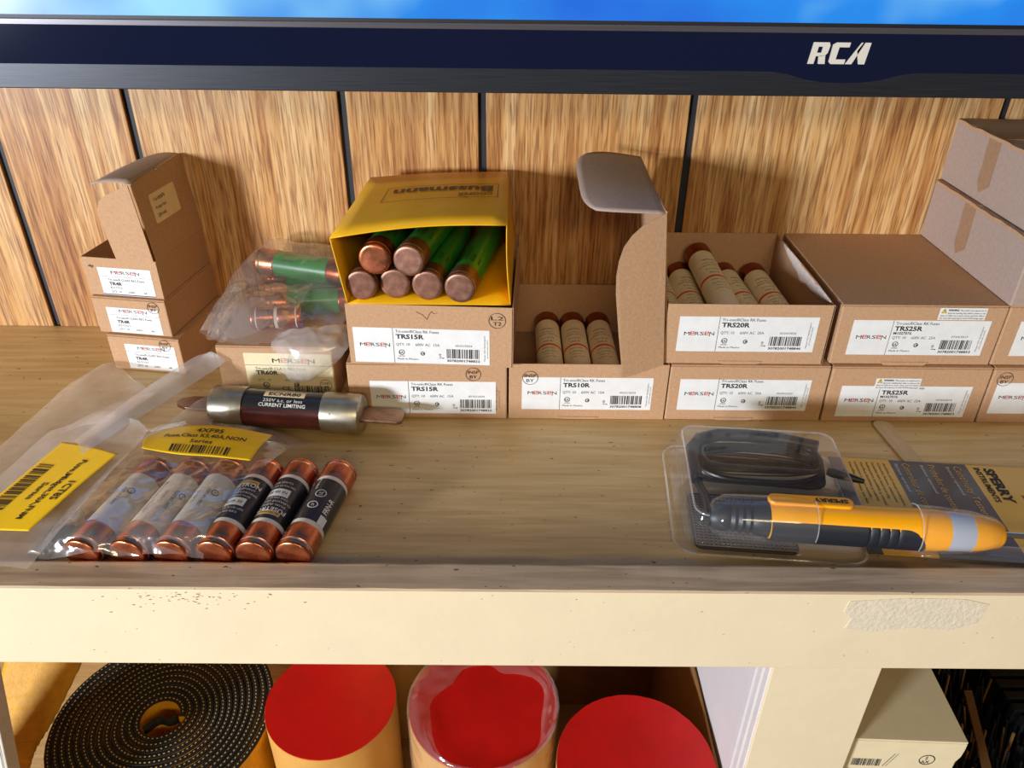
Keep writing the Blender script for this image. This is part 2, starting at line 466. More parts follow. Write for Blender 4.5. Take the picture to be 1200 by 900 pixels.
class PR:
    """printing gathered in label coordinates (mm)"""
    def __init__(self, fine=False): self.items = []; self.fine = fine
    def poly(self, pts, mat=0): self.items.append((pts, [tuple(range(len(pts)))], mat))
    def rect(self, x0, y0, x1, y1, mat=0):
        n = max(1, int(abs(y1 - y0) / 2.0)) if self.fine else 1
        for k in range(n):
            a = y0 + (y1 - y0) * k / n; b = y0 + (y1 - y0) * (k + 1) / n
            self.poly([(x0, a), (x1, a), (x1, b), (x0, b)], mat)
    def bar(self, x0, y0, x1, y1, w_, mat=0):
        d = Vector((x1 - x0, y1 - y0)); n = Vector((-d.y, d.x)).normalized() * w_ / 2
        self.poly([(x0 - n.x, y0 - n.y), (x1 - n.x, y1 - n.y), (x1 + n.x, y1 + n.y), (x0 + n.x, y0 + n.y)], mat)
    def text(self, s, x, y, size, mat=0, bold=0.0, width=None, align='l', ang=0, slant=0.0):
        vs_, fs, a, b = text2d(s, bold)
        sx = size if width is None else width / max(1e-6, b - a)
        off = {'l': 0, 'c': -(b - a) * sx / 2, 'r': -(b - a) * sx}[align]
        ca, sa = math.cos(R(ang)), math.sin(R(ang)); out = []
        for (px, py) in vs_:
            qx = (px - a) * sx + off + slant * py * size; qy = py * size
            out.append((x + qx * ca - qy * sa, y + qx * sa + qy * ca))
        self.items.append((out, fs, mat))
        return (b - a) * sx
    def ring(self, x, y, r, w_, mat=0, n=24, sy=1.0):
        pts = []
        for k in range(n):
            a = 2 * math.pi * k / n
            pts += [(x + math.cos(a) * r, y + math.sin(a) * r * sy), (x + math.cos(a) * (r - w_), y + math.sin(a) * (r - w_) * sy)]
        fs = [(2 * k, 2 * ((k + 1) % n), 2 * ((k + 1) % n) + 1, 2 * k + 1) for k in range(n)]
        self.items.append((pts, fs, mat))
    def frame(self, x0, y0, x1, y1, w_, mat=0):
        self.rect(x0, y0, x1, y0 + w_, mat); self.rect(x0, y1 - w_, x1, y1, mat)
        self.rect(x0, y0, x0 + w_, y1, mat); self.rect(x1 - w_, y0, x1, y1, mat)
    def barcode(self, x0, y0, x1, y1, seed=1, mat=0, vert=False):
        r = random.Random(seed); x = x0
        unit = (x1 - x0) / 62
        while x < x1 - unit * 2:
            w_ = unit * r.choice((1, 1, 1.6, 2.4))
            self.rect(x, y0, min(x + w_, x1), y1, mat)
            x += w_ + unit * r.choice((0.9, 0.9, 1.5, 2.2))
    def emit(self, fn):
        mb = MB()
        for (pts, fs, mat) in self.items:
            mb.add([fn(*p) for p in pts], fs, mat)
        return mb

INKS = ['ink_black', 'ink_red', 'ink_grey', 'ink_blue', 'ink_faint', 'warning_yellow', 'ink_orange', 'ink_white', 'ink_gold', 'label_paper']
BLK, RED, GRY, BLU, FNT, WYE, ORA, WHT, GLD, PAP = range(10)

def plane_fn(O, U, V, lift):
    O = Vector(O); U = Vector(U).normalized(); V = Vector(V).normalized(); N = U.cross(V)
    return lambda u, v: O + U * u + V * v + N * lift

def flat_label(parent, O, U, V, w_, h_, pr, mat='label_paper', name='label', lab=None, cut=0.0):
    mb = MB(); f0 = plane_fn(O, U, V, 0.02); f1 = plane_fn(O, U, V, 0.16)
    if cut:
        c = cut
        loop = []
        for (cx, cy, a0) in ((w_ - c, c, -90), (w_ - c, h_ - c, 0), (c, h_ - c, 90), (c, c, 180)):
            for k in range(5):
                a = R(a0 + 22.5 * k); loop.append((cx + math.cos(a) * c, cy + math.sin(a) * c))
    else:
        loop = [(0, 0), (w_, 0), (w_, h_), (0, h_)]
    N = Vector(U).normalized().cross(Vector(V).normalized())
    mb.prism([f0(*p) for p in loop], N * 0.14)
    o = mb.build(name, mat, parent, label=lab)
    if pr and pr.items:
        pr.emit(plane_fn(O, U, V, 0.30)).build('print', INKS, o)
    return o

def mersen(pr, x, y, wd, h_, dim=False):
    b = GRY if dim else BLK
    ws = [1.25, .95, .95, .95, .95, 1.1]; tot = sum(ws) + .15 * 5; k = wd / tot; cx = x
    for ch, q, mt in zip('MERSEN', ws, (b, RED, b, b, RED, b)):
        if ch == 'E':        # the rounded red letter: three bars joined at the left, open bowl at the right
            t = h_ * .17
            pr.rect(cx, y, cx + q * k, y + t, mt); pr.rect(cx, y + h_ * .42, cx + q * k, y + h_ * .42 + t, mt)
            pr.rect(cx, y + h_ - t, cx + q * k, y + h_, mt); pr.rect(cx, y + t, cx + t * 1.3, y + h_ - t, mt)
            pr.rect(cx + q * k - t * 1.2, y + h_ * .42 + t, cx + q * k, y + h_ - t, mt)
        else:
            pr.text(ch, cx, y, h_ / .73, mt, width=q * k)
            if ch == 'N': pr.rect(cx, y - h_ * .35, cx + k * .13, y, mt)
        cx += (q + .15) * k

def ul_mark(pr, x, y, r):
    pr.ring(x, y, r, r * .22); pr.text('UL', x, y - r * .45, r * 1.1, align='c', bold=.02)
    pr.text('LISTED', x, y - r * 1.7, r * .7, align='c')
def csa_mark(pr, x, y, r):
    pr.ring(x, y, r, r * .38); pr.rect(x - r * .15, y - r * .3, x + r * .8, y + r * .2)

def trs_print(code, amps, digits, date, extra=None, dim=False):
    pr = PR()
    pr.rect(26.2, 0, 26.5, 26, GRY)
    mersen(pr, 4, 12.2, 20, 2.7)
    pr.text('Tri-onic®Class RK Fuses', 28.2, 22.8, 2.9, width=28.5)
    pr.text(code, 28.2, 18.4, 4.6, bold=.03, width=18.5)
    y = 13.2
    if extra:
        pr.text(extra, 28.2, 15.6, 2.6, bold=.02, width=12)
        y = 12.2
    pr.text('QTY: 10', 28.2, y, 2.9, GRY, width=9); pr.text('600V AC  %s' % amps, 41, y, 2.9, GRY, width=16)
    ul_mark(pr, 31.5, 8.2, 2.0); csa_mark(pr, 45.5, 7.6, 1.5)
    pr.text('Made in Mexico', 28.4, 2.6, 1.9, width=14)
    pr.text('I-10', 57.8, 4.4, 2.2, ang=90, bold=.02); pr.rect(58.2, 4.2, 59.6, 4.8)
    pr.barcode(61.5, 4.6, 83.6, 11.6, seed=len(code) + int(digits[-3:]))
    pr.text(digits, 61.5, 1.9, 2.4, width=22, bold=.02)
    pr.text(date, 67.5, 13.4, 2.1, GRY, width=11)
    pr.text('Mersen USA Newburyport', 87.2, 3, 1.5, GRY, width=19, ang=90)
    pr.text('us.mersen.com', 88.9, 5, 1.3, GRY, width=14, ang=90)
    return pr

def logo_print():
    pr = PR(); pr.rect(26.2, 0, 26.5, 26, GRY); mersen(pr, 4, 12.2, 20, 2.7)
    return pr

def stamp(parent, fnO, U, V, x, y, r, l1, l2):
    pr = PR(); pr.ring(x, y, r, .32, BLK)
    pr.text(l1, x, y + r * .08, r * .66, BLK, align='c', width=r * 1.45); pr.text(l2, x, y - r * .62, r * .66, BLK, align='c', width=r * .95)
    pr.emit(plane_fn(fnO, U, V, .36)).build('ink_stamp', INKS, parent)

def warning_sticker(parent, x, z, yy=0):
    pr = PR()
    pr.poly([(1.2, 5.0), (4.4, 5.0), (2.8, 8.0)], WYE); pr.bar(1.2, 5, 4.4, 5, .25); pr.bar(1.2, 5, 2.8, 8, .25); pr.bar(4.4, 5, 2.8, 8, .25)
    pr.rect(2.6, 5.9, 3.0, 7.1); pr.text('WARNING:', 5.2, 6.4, 1.9, bold=.03, width=7.2)
    pr.text('This product can expose you to', 13, 6.4, 1.7, width=17)
    pr.text('chemicals including lead, which is known to the', 5.2, 4.4, 1.6, width=25)
    pr.text('State of California to cause cancer and birth defects', 1, 2.6, 1.6, width=29)
    pr.text('For more information go to www.P65Warnings.ca.gov', 1, .8, 1.6, width=29)
    flat_label(parent, (x, yy, z), (1, 0, 0), (0, 0, 1), 31, 8.6, pr, name='warning_sticker')

# ---------------------------------------------------------------- the setting
wall = thing('wall_back', 'wood-grain panelled wall with dark vertical grooves', 'wall')
wall['kind'] = 'structure'
del wall['category']
mbk = MB(); mbk.box(-900, 137.2, -420, 900, 150, 900)
mbk.build('groove_backing', 'groove_dark', wall)
GX = [-900, -692, -540, -384, -280, -123.5, -21.3, 133.2, 235.5, 361.3, 464, 620, 760, 900]
GX = [g for g in GX if abs(g - 235.5) > 1]
for a, b in zip(GX[:-1], GX[1:]):
    MB().box(a + 2.9, 134.2, -420, b - 2.9, 137.4, 900).build('panel', 'oak', wall, bevel=0.7)

shelf = thing('wooden_shelf', 'cream-fronted wooden shelf unit with worn bare plywood top', 'shelf', (0, 0, 0))
MB().box(-900, -152, -18, 900, 134, 0).build('shelf_board', 'shelf_wood', shelf)
lip = MB()
n = 180
def lipf(u, v):
    x = -900 + 1800 * u
    j = mnoise.noise(Vector((x * .05, 3, 0))) * .5 + mnoise.noise(Vector((x * .21, 9, 0))) * .3
    return [(x, -152 + j * .8, -18), (x, -152 + j * .8, 8.6 + j * .6), (x, -153.2 + j * .5, 9 + j * .5), (x, -170.2 + j * .7, 9 + .25 * j), (x, -171, 8.2)][round(v * 4)]
lip.grid(lipf, n, 4)
lip.build('bare_lip_edge', 'lip_wood', shelf, label='bare worn top edge of the raised front lip')
MB().box(-900, -171.2, -49, 900, -152.2, 8.0).build('front_fascia', 'cream_paint', shelf, bevel=.6)
pt = MB()      # peeled repair patch and small chips on the fascia
loop = [(203, 3.5), (232, 6.0), (262, 5.6), (276, 2), (274, -12), (262, -17.5), (240, -16), (222, -19), (205, -17), (207, -10), (202, -4)]
pt.prism([(x - 26, -171.2, z) for x, z in loop], (0, -.35, 0))
pt.build('paint_patch', 'cream_patch', shelf, label='rough repainted patch on the fascia')
ch = MB()
for k in range(70):
    x = rnd.gauss(-165, 22); z = 6.5 - abs(rnd.gauss(0, 6)); s_ = rnd.uniform(.3, .8)
    if z < -20: continue
    ch.prism([(x - s_ * 1.4, -171.2, z), (x, -171.2, z - s_ * .5), (x + s_ * 1.3, -171.2, z + s_ * .1), (x, -171.2, z + s_ * .5)], (0, -.12, 0))
for k in range(40):
    x = rnd.uniform(-300, 300); z = rnd.uniform(-46, 6); s_ = rnd.uniform(.2, .5)
    ch.prism([(x - s_ * 1.4, -171.2, z), (x, -171.2, z - s_ * .5), (x + s_ * 1.3, -171.2, z + s_ * .1), (x, -171.2, z + s_ * .5)], (0, -.12, 0))
ch.build('paint_chips', 'chip_brown', shelf, kind='stuff')
post = MB().box(150.4, -165, -400, 212, -141, -49)
post.build('post', 'cream_paint', shelf, bevel=.5)
for k in range(3):
    MB().box(149.6 - .3 * k, -163.4 + k * 7.6, -400, 150.8, -157.6 + k * 7.6, -49.2).build('ply_edge', 'white_paint', shelf, bevel=.4)
MB().box(151, -141, -400, 170, 133, -18.2).build('divider_panel', 'white_paint', shelf)
MB().box(-900, -230, -418, 900, 133, -400).build('lower_board', 'shelf_wood', shelf)

# ---------------------------------------------------------------- television
tv = thing('television', 'wide black television with silver lettering and a lit blue picture', 'television', (207, 60, 207))
TX = 560
MB().box(-TX, 3, 0.5, TX, 72, 640).build('housing', 'tv_black', tv, bevel=2)
MB().box(-TX, 0, 0, TX, 4, 15.2).build('brushed_strip', 'tv_brushed', tv, bevel=.6)
g = [(-TX, 14.8), (-46, 14.8), (-36, 13.6), (-24, 10.4), (-12, 8.8), (0, 8.4), (12, 8.8), (24, 10.4), (36, 13.6), (46, 14.8), (TX, 14.8), (TX, 37), (-TX, 37)]
MB().prism([(x, -.4, z) for x, z in g], (0, 4, 0)).build('glossy_bezel', 'tv_gloss', tv)
MB().box(-TX, -.8, 37, TX, 4, 40.4).build('bezel_trim', 'tv_trim', tv, bevel=.3)
MB().box(-TX, 1.2, 40.4, TX, 4, 42.4).build('screen_border', 'tv_black', tv)
MB().box(-TX + 16, 1.6, 42.4, TX - 16, 4, 620).build('screen', 'tv_screen', tv, label='lit screen showing a blue picture')
MB().box(-100, 72, 200, 100, 73.9, 440).build('wall_bracket', 'tv_black', tv)
lg = PR()      # chunky slanted R, C and stylised A
def sl(pts, x): lg.poly([(x + px * 10.5 + py * 1.6, py * 12.4) for px, py in pts], 0)
sl([(0, 0), (.36, 0), (.36, 1), (0, 1)], 0); sl([(.36, .80), (.62, .80), (.62, 1), (.36, 1)], 0); sl([(.36, .36), (.62, .36), (.62, .52), (.36, .52)], 0)
sl([(.62, .36), (.90, .40), (1.0, .52), (1.02, .86), (.92, 1), (.62, 1)], 0); sl([(.52, .37), (.62, 0), (1.02, 0), (.90, .41)], 0)
sl([(.05, .1), (.2, 0), (1, 0), (1, .22), (.42, .22), (.42, .78), (1, .78), (1, 1), (.2, 1), (0, .9)], 12.2)
sl([(-.16, 0), (.22, 0), (.62, 1), (.42, 1)], 25); sl([(.62, 0), (.98, 0), (.98, 1), (.52, 1), (.30, .62)], 25)
lg.items = [([(p[0] - 24.0, p[1] + 19.6) for p in it[0]], it[1], 0) for it in lg.items]
lm = MB()
for pts, fs, _ in lg.items:
    lm.prism([(p[0], -.42, p[1]) for p in pts], (0, -.5, 0))
lm.build('logo_lettering', 'logo_silver', tv)

# ---------------------------------------------------------------- cartons
BW, BD, BH = 109.0, 131.0, 44.3
def tongue(parent, x, w_, z, drop, y=0, mat='cardboard'):
    MB().prism([(x, y - .1, z + 1.5), (x + w_, y - .1, z + 1.5), (x + w_ * .95, y - .1, z - drop * .4), (x + w_ * .86, y - .1, z - drop), (x + w_ * .12, y - .1, z - drop), (x + w_ * .04, y - .1, z - drop * .4)], (0, -.6, 0)).build('tuck_tab', mat, parent, bevel=.2)

def closed_carton(name, label, loc, rz, W=BW, D=BD, H=BH, group=None, mat='cardboard', seam=True, seed=0, lidmat=None):
    t = thing(name, label, 'box', loc, (0, 0, rz), group)
    b = MB(); b.box(0, 0, 0, W, D, H - 1.1); b.jitter(.35, .02, seed); b.v = [(x, 0.0 if y < 5 else y, max(z, 0)) for x, y, z in b.v]
    b.build('body', mat, t, bevel=.9)
    l = MB(); l.box(.3, .5, H - .95, W - .3, D - .3, H); l.jitter(.12, .03, seed)
    l.build('lid', lidmat or mat, t, bevel=.35)
    return t

def open_carton(name, label, loc, rz, W=BW, D=BD, H=BH, group=None, right_loop=None, th=.9):
    t = thing(name, label, 'box', loc, (0, 0, rz), group)
    MB().box(th, th, 0, W - th, D - th, th).build('floor_panel', 'cardboard_inner', t)
    MB().box(0, 0, 0, W, th, H).build('front_panel', 'cardboard', t, bevel=.3)
    MB().box(0, D - th, 0, W, D, H).build('back_panel', 'cardboard', t, bevel=.3)
    MB().box(0, th, 0, th, D - th, H).build('side_panel', 'cardboard', t, bevel=.3)
    if right_loop is None:
        MB().box(W - th, th, 0, W, D - th, H).build('side_panel', 'cardboard', t, bevel=.3)
    else:
        MB().prism([(W, y, z) for y, z in right_loop], (-th, 0, 0)).build('side_panel', 'cardboard', t)
    return t

FX, FV = (1, 0, 0), (0, 0, 1)
Z1 = BH + .25
G1 = 'stacked brown fuse cartons'
# bottom row
t = closed_carton('fuse_carton', 'closed brown TRS15R fuse carton under the carton that carries the yellow box', (-110.3, -1, 0), 0, group=G1, seed=1)
flat_label(t, (15, 0, 4.5), FX, FV, 90 * .96, 26, trs_print('TRS15R', '15A', '30782001748822', '05/02/2024'))
stamp(t, (0, 0, 0), FX, FV, 86, 36.5, 5.2, 'INSP', 'BY')

lid_top = 106
t10 = open_carton('fuse_carton', 'open brown TRS10R fuse carton with its lid standing up at the side', (0, 0, 0), 0, group=G1)
flat_label(t10, (9, 0, 8), FX, FV, 90, 26, trs_print('TRS10R', '10A', '30782001748808', '05/02/2024'))
stamp(t10, (0, 0, 0), FX, FV, 14.5, 33.5, 5.4, 'INSP', 'BY')
tongue(t10, 35, 28, 0.6, 0.4)
# lid hinged on the right long side, leaning slightly inwards, with dust flap and tuck flap
lx = BW - 2.5
def lidpt(y, z): return (lx - 11.5 * (z - 44) / 106.0, y, z)
lid = MB().prism([lidpt(4, 44), lidpt(128, 44), lidpt(126, 120), lidpt(116, 148), lidpt(5, 150)], (.9, 0, 0))
lo = lid.build('lid', 'cardboard', t10)
fl = []
for (dx, z) in ((0, 150), (-7, 147.5), (-15, 143.5), (-22, 138), (-27.5, 131), (-31, 122), (-33, 112), (-33.6, 100), (-32.5, 70), (-31, 39.5), (-24, 39.8), (-14, 42.0), (-2, 44.5)):
    fl.append((lidpt(0, z)[0] + dx, 2.2 - .30 * (-dx) - (.05 * (60 - z) if z < 60 else 0), z))
MB().prism(fl, (0, -.8, 0)).build('dust_flap', 'cardboard', lo)
h_ = MB(); h_.ring = None
pr = PR(); pr.poly([(86.2 + math.cos(a) * 1.1, 144 + math.sin(a) * 1.1) for a in [k * math.pi / 4 for k in range(8)]], BLK)
pr.emit(lambda u, v: (u, -.1, v)).build('punch_mark', INKS, lo)
# tuck flap bends to the left and up from the lid's top edge
tf = MB()
def tuck(u, v):
    # u along lid depth, v outwards
    e = abs(2 * u - 1)
    y = 5 + 112 * u + (8 * v ** 3 * (1 - u) - 12 * v ** 3 * u)
    x0 = lidpt(0, 149)[0]; wv = 50 * (1 - .16 * e ** 5 * v)
    return Vector((x0 - wv * v, y, 148.4 + 5 * math.sin(v * 1.5) - 6.0 * v * (1 - u) + 4 * u))
tf.grid(tuck, 20, 12)
tf.build('tuck_flap', 'cardboard_grey', lo, smooth=True, solid=.8, label='greyish tuck flap of the raised lid')

t = closed_carton('fuse_carton', 'closed brown TRS20R fuse carton beneath the open carton with five cream fuses', (110, 0, 0), 0, group=G1, seed=2)
flat_label(t, (7.5, 0, 8.5), FX, FV, 90, 25, trs_print('TRS20R', '20A', '30782001748846', '05/09/2020'))
tongue(t, 34, 28, 1.0, .8)
t = closed_carton('fuse_carton', 'closed brown TRS25R carton on the shelf with warning sticker overlapping its label', (220, -.5, 0), 0, group=G1, seed=3)
flat_label(t, (9, 0, 4.6), FX, FV, 90, 25, trs_print('TRS25R', '25A', '30782001748853', '07/04/2019', 'M1027076'))
warning_sticker(t, 31, 27.4, -.2)
t = closed_carton('fuse_carton', 'closed brown fuse carton at the shelf under the tall four-high column', (330.2, -.5, 0), 0, group=G1, seed=4)
flat_label(t, (5, 0, 8), FX, FV, 90, 25, logo_print())
stamp(t, (0, 0, 0), FX, FV, 8.5, 36, 5.4, 'INSP', 'BY')

# second row
hole = [(0, 0), (BD, 0), (BD, BH + 3), (122, BH + 2.6), (121, 33), (116, 30), (112, 34), (108, 33), (104, 40), (103, BH + 1), (0, BH)]
t15 = open_carton('fuse_carton', 'brown TRS15R fuse carton with a torn side hole, carrying the yellow box', (-106.4, -1.5, Z1), -2.4, group=G1, right_loop=hole)
flat_label(t15, (3.5, 0, 1.6), FX, FV, 90, 26, trs_print('TRS15R', '15A', '30782001748822', '05/02/2024'))
stamp(t15, (0, 0, 0), FX, FV, 98.5, 35, 5.6, 'L2', 'T2')
pr = PR(); sc = [(46, 40), (50, 38), (53, 34.6), (54, 37.5), (56, 40.5), (57.5, 38.8), (60, 39.6)]
for a, b in zip(sc[:-1], sc[1:]): pr.bar(*a, *b, .3, FNT)
pr.emit(plane_fn((0, 0, 0), FX, FV, .4)).build('pen_scribble', INKS, t15)

# open 20R carton, right wall torn
tear = [(0, 0), (BD, 0), (BD, BH)]
ys = [118, 108, 98, 90, 80, 70, 58, 46, 34, 22, 12, 4, 0]
tear += [(y, BH - .4 + .5 * math.sin(y)) for y in ys]
t20 = open_carton('fuse_carton', 'open TRS20R fuse carton with a white torn edge and cream fuses', (103.4, 2.5, Z1), 0, group=G1, right_loop=tear)
flat_label(t20, (8.5, 0, 9.5), FX, FV, 92, 26, trs_print('TRS20R', '20A', '30782001748846', '05/09/2020'))
tongue(t20, 38, 30, .8, .9)
tp = MB()
def tornf(u, v):
    y = 6 + 104 * u
    e = 7 * math.sin(math.pi * min(1, u * 1.1)) ** .6 * (.7 + .5 * mnoise.noise(Vector((u * 9, 1, 0))) + .2 * mnoise.noise(Vector((u * 31, 5, 0))))
    z = BH - .5 - 12 * (1 - v) * math.sin(math.pi * u) ** .7 * (.8 + .35 * mnoise.noise(Vector((u * 8, 4, 2)))) + .5 * v
    return Vector((BW - 1.1 - .5 * math.sin(v * 3) + v * v * e * .15, y, z))
tp.grid(tornf, 60, 5)
tp.build('torn_edge', 'torn_paper', t20, smooth=True, solid=.4, label='fuzzy white torn edge of the carton wall')

t25 = closed_carton('fuse_carton', 'closed brown TRS25R carton in the upper layer with a dark plain lid', (217.6, 3.5, Z1), 0, group=G1, seed=5)
flat_label(t25, (9.5, 0, 7.5), FX, FV, 91, 26, trs_print('TRS25R', '25A', '30782001748853', '07/04/2019', 'M1027076'))
warning_sticker(t25, 64, 34.2)
tongue(t25, 35, 32, .6, 1.4)
t = closed_carton('fuse_carton', 'closed brown fuse carton second from the bottom of the tall column', (327.6, 3.5, Z1), 0, group=G1, seed=6)
flat_label(t, (10, 0, 7.5), FX, FV, 91, 26, logo_print())

def taped(label, loc, rz, seed, top_open=False):
    t = closed_carton('taped_carton', label, loc, rz, H=BH, group='taped cartons on the tall column', mat='cardboard_grey', seed=seed)
    tp_ = MB()
    z0 = 12
    tp_.prism([(-.12, 84, BH), (-.12, 69, BH), (-.12, 67, z0 + 1), (-.12, 77, z0 - 6), (-.12, 82, z0)], (-.25, 0, 0))
    tp_.build('tape_strip', 'kraft_tape', t)
    tt = MB().box(-.3, 69, BH + .02, 26, 84, BH + .3); tt.build('tape_strip', 'kraft_tape', t)
    e = MB()
    def ef(u, v):
        y = 2 + 126 * u
        return Vector((-.2 - .9 * v * (.6 + .5 * mnoise.noise(Vector((u * 12, seed, 0)))), y, BH - 2.2 + 2.4 * v + .9 * mnoise.noise(Vector((u * 9, seed, 3)))))
    e.grid(ef, 50, 2); e.build('frayed_edge', 'cardboard', t, solid=.4)
    return t
taped('carton toned grey for cool light, with tape down its side, third in the tall column', (325.4, 2.5, 2 * Z1), 0, 21)
taped('taped carton toned grey for cool light, with raised lid on top of the tall column', (328.6, 4, 3 * Z1 + .3), 0, 22)

# ---------------------------------------------------------------- cartridge fuses
def fuse(name, label, p0, p1, Rr, capl, body, cap, group=None, bodyr=None, ridge=True, capmat2=None, cat='fuse', roll=0):
    """fuse lying from p0 to p1 (axis ends); local X runs along the axis"""
    a = Vector(p0); b = Vector(p1); d = b - a; L = d.length; c = (a + b) / 2
    yaw = math.degrees(math.atan2(d.y, d.x)); pit = -math.degrees(math.atan2(d.z, math.hypot(d.x, d.y)))
    t = thing(name, label, cat, c, (0, pit, yaw), group)
    hb = L / 2
    br = bodyr or Rr - .35
    MB().lathe([(-hb + 3, br), (hb - 3, br)], 32).build('tube', body, t, smooth=True)
    for s in (-1, 1):
        pf = [(0, Rr - 2.6), (0, Rr - 1.1), (.3, Rr - .5), (1.2, Rr - .05), (2.0, Rr)]
        if ridge: pf += [(3.4, Rr), (3.8, Rr - .45), (4.4, Rr - .45), (4.8, Rr)]
        pf += [(capl - .8, Rr), (capl - .2, Rr - .15), (capl, br)]
        MB().lathe(pf, 32, O=(s * hb, 0, 0), A=(-s, 0, 0), E1=(0, 1, 0)).build('end_cap', cap if (s < 0 or not capmat2) else capmat2, t, smooth=True)
    t['L'] = L
    del t['L']
    return t, hb, br
def wrap(br, lift=.12, roll=0.0):
    """label coordinates (along axis, round the tube) to the tube surface; v=0 is the top"""
    q = br + lift
    return lambda u, v: (u, math.sin(v / br + roll) * q, math.cos(v / br + roll) * q)
def sleeve(t, u0, u1, v0, v1, br, lift, mat, name, roll=0, seg=24):
    fn = wrap(br, lift, roll)
    return MB().grid(lambda a, b: fn(u0 + (u1 - u0) * a, v0 + (v1 - v0) * b), 1, seg).build(name, mat, t, smooth=True)

def trs_fuse(label, p0, p1, roll=0, group=None, seed=0):
    t, hb, br = fuse('cartridge_fuse', label, p0, p1, 10.3, 15, 'cream_tube', 'copper_dark', group, ridge=False)
    MB().lathe([(4, br + .1), (6.6, br + .1)], 32, close=False).build('red_band', 'ink_orange', t, smooth=True)
    pr = PR()
    # lettering runs round the tube
    for k, (s, u, sz) in enumerate((('MERSEN', 30, 3), ('TIME DELAY', 25, 2.2), ('CURRENT LIMITING', 21.5, 2), ('Tri-onic', 15, 3.4), ('TRS-R', 9.4, 3), ('600V AC', -1, 2.6), ('CLASS RK5', -6, 2.4), ('200kA IR', -10, 2.0), ('LISTED FUSE', -14, 2))):
        pr.text(s, u, 0, sz, BLK if k % 3 else BLU, align='c', ang=-90)
    pr.emit(wrap(br, .14, roll)).build('print', INKS, t)
    return t

ZF = Z1 + .9 + 10.5
gf = 'cream fuses in the open TRS20R carton'
lab = 'cream fuse with copper caps and orange band on the floor of the TRS20R carton'
for (xn, xf, lab) in ((115.4, 115.6, 'cream fuse in the TRS20R carton, half hidden by the raised lid beside it'),
                      (132.0, 136.4, 'cream fuse in the TRS20R carton, between the topmost fuse and the raised lid'),
                      (176, 171.6, 'cream fuse in the TRS20R carton, lying just beside the topmost fuse'),
                      (197.2, 195.5, 'cream fuse in the TRS20R carton, nearest its torn wall')):
    trs_fuse(lab, (xn, 4.6, ZF), (xf, 129.5, ZF), roll=rnd.uniform(-.3, .3), group=gf)
trs_fuse('cream fuse with orange band resting on top of the others in the TRS20R carton', (153.6, 4.8, ZF + 9.5), (149.0, 128.0, ZF + 17.4), group=None)
gf = 'cream fuses in the open TRS10R carton'
for x, lab in ((31.5, 'cream fuse in the TRS10R carton beside its empty dark corner'), (52.6, 'middle one of three cream fuses in the open TRS10R carton'),
               (73.7, 'cream fuse in the TRS10R carton cut off from view by the lid flap')):
    trs_fuse(lab, (x, 3, 11.5), (x - .4, 127.5, 11.5), roll=.15, group=gf)

# ---------------------------------------------------------------- yellow carton and green fuses
yc = thing('yellow_fuse_carton', 'yellow printed fuse carton lying open, full of green fuses', 'box', (-50, 60, 2 * Z1))
Fc = dict(FBL=(-104, -3, 89.6), FBR=(0.5, -3, 89.6), FTL=(-110.5, -3, 133.5), FTR=(-2.2, 1, 141.5),
          BBL=(-100, 116, 89.6), BBR=(4, 122, 89.6), BTL=(-103, 112, 136.5), BTR=(-2.5, 126, 137.5))
OFF = Vector((-50, 60, 2 * Z1))
Pc = {k: Vector(v) - OFF for k, v in Fc.items()}
def bil(a, b, c, d, u, v): return (a * (1 - u) + b * u) * (1 - v) + (c * (1 - u) + d * u) * v
def wallpatch(a, b, c, d, bulge, name, ax):
    mb = MB()
    mb.grid(lambda u, v: bil(Pc[a], Pc[b], Pc[c], Pc[d], u, v) + Vector(ax) * bulge * math.sin(math.pi * u) * (1 - .6 * v), 12, 6)
    return mb.build(name, 'yellow_carton', yc, smooth=True, solid=.7)
wallpatch('FBL', 'FBR', 'BBL', 'BBR', 0, 'bottom_panel', (0, 0, 1))
tpn = wallpatch('FTL', 'FTR', 'BTL', 'BTR', 3.2, 'top_panel', (0, 0, 1))
wallpatch('FBL', 'FTL', 'BBL', 'BTL', 0, 'side_panel', (1, 0, 0))
wallpatch('FBR', 'FTR', 'BBR', 'BTR', -1.0, 'side_panel', (1, 0, 0))
mb = MB(); mb.grid(lambda u, v: bil(Pc['BBL'], Pc['BBR'], Pc['BTL'], Pc['BTR'], u, v), 2, 2)
mb.build('back_panel', 'yellow_carton', yc, solid=.7)
def topfn(u, v, lift=.9):      # u from right to left (mm of 105), v from back to front: print reads from behind
    a = 1 - u / 105.0; b = 1 - v / 115.0
    return bil(Pc['FTL'], Pc['FTR'], Pc['BTL'], Pc['BTR'], a, b) + Vector((0, 0, 3.2 * math.sin(math.pi * a) * (1 - .6 * b) + lift))
pr = PR()
for k in range(14):            # frame in short pieces so that it follows the bowed panel
    x0, x1 = 6 + 79 * k / 14, 6 + 79 * (k + 1) / 14
    pr.rect(x0, 32, x1, 32.5, FNT); pr.rect(x0, 62, x1, 62.5, FNT)
pr.rect(6, 32, 6.5, 62.5, FNT); pr.rect(84.5, 32, 85, 62.5, FNT)
pr.text('COOPER', 10, 52, 7, FNT, width=24, bold=.02); pr.bar(34, 58, 26, 62, .8, FNT); pr.text('Bussmann', 10, 37, 16, FNT, width=70, bold=.035)
pr.emit(topfn).build('print', INKS, tpn)
gg = 'green fuses in the yellow carton'
gl = 'green fuse with dull copper end caps inside the yellow carton'
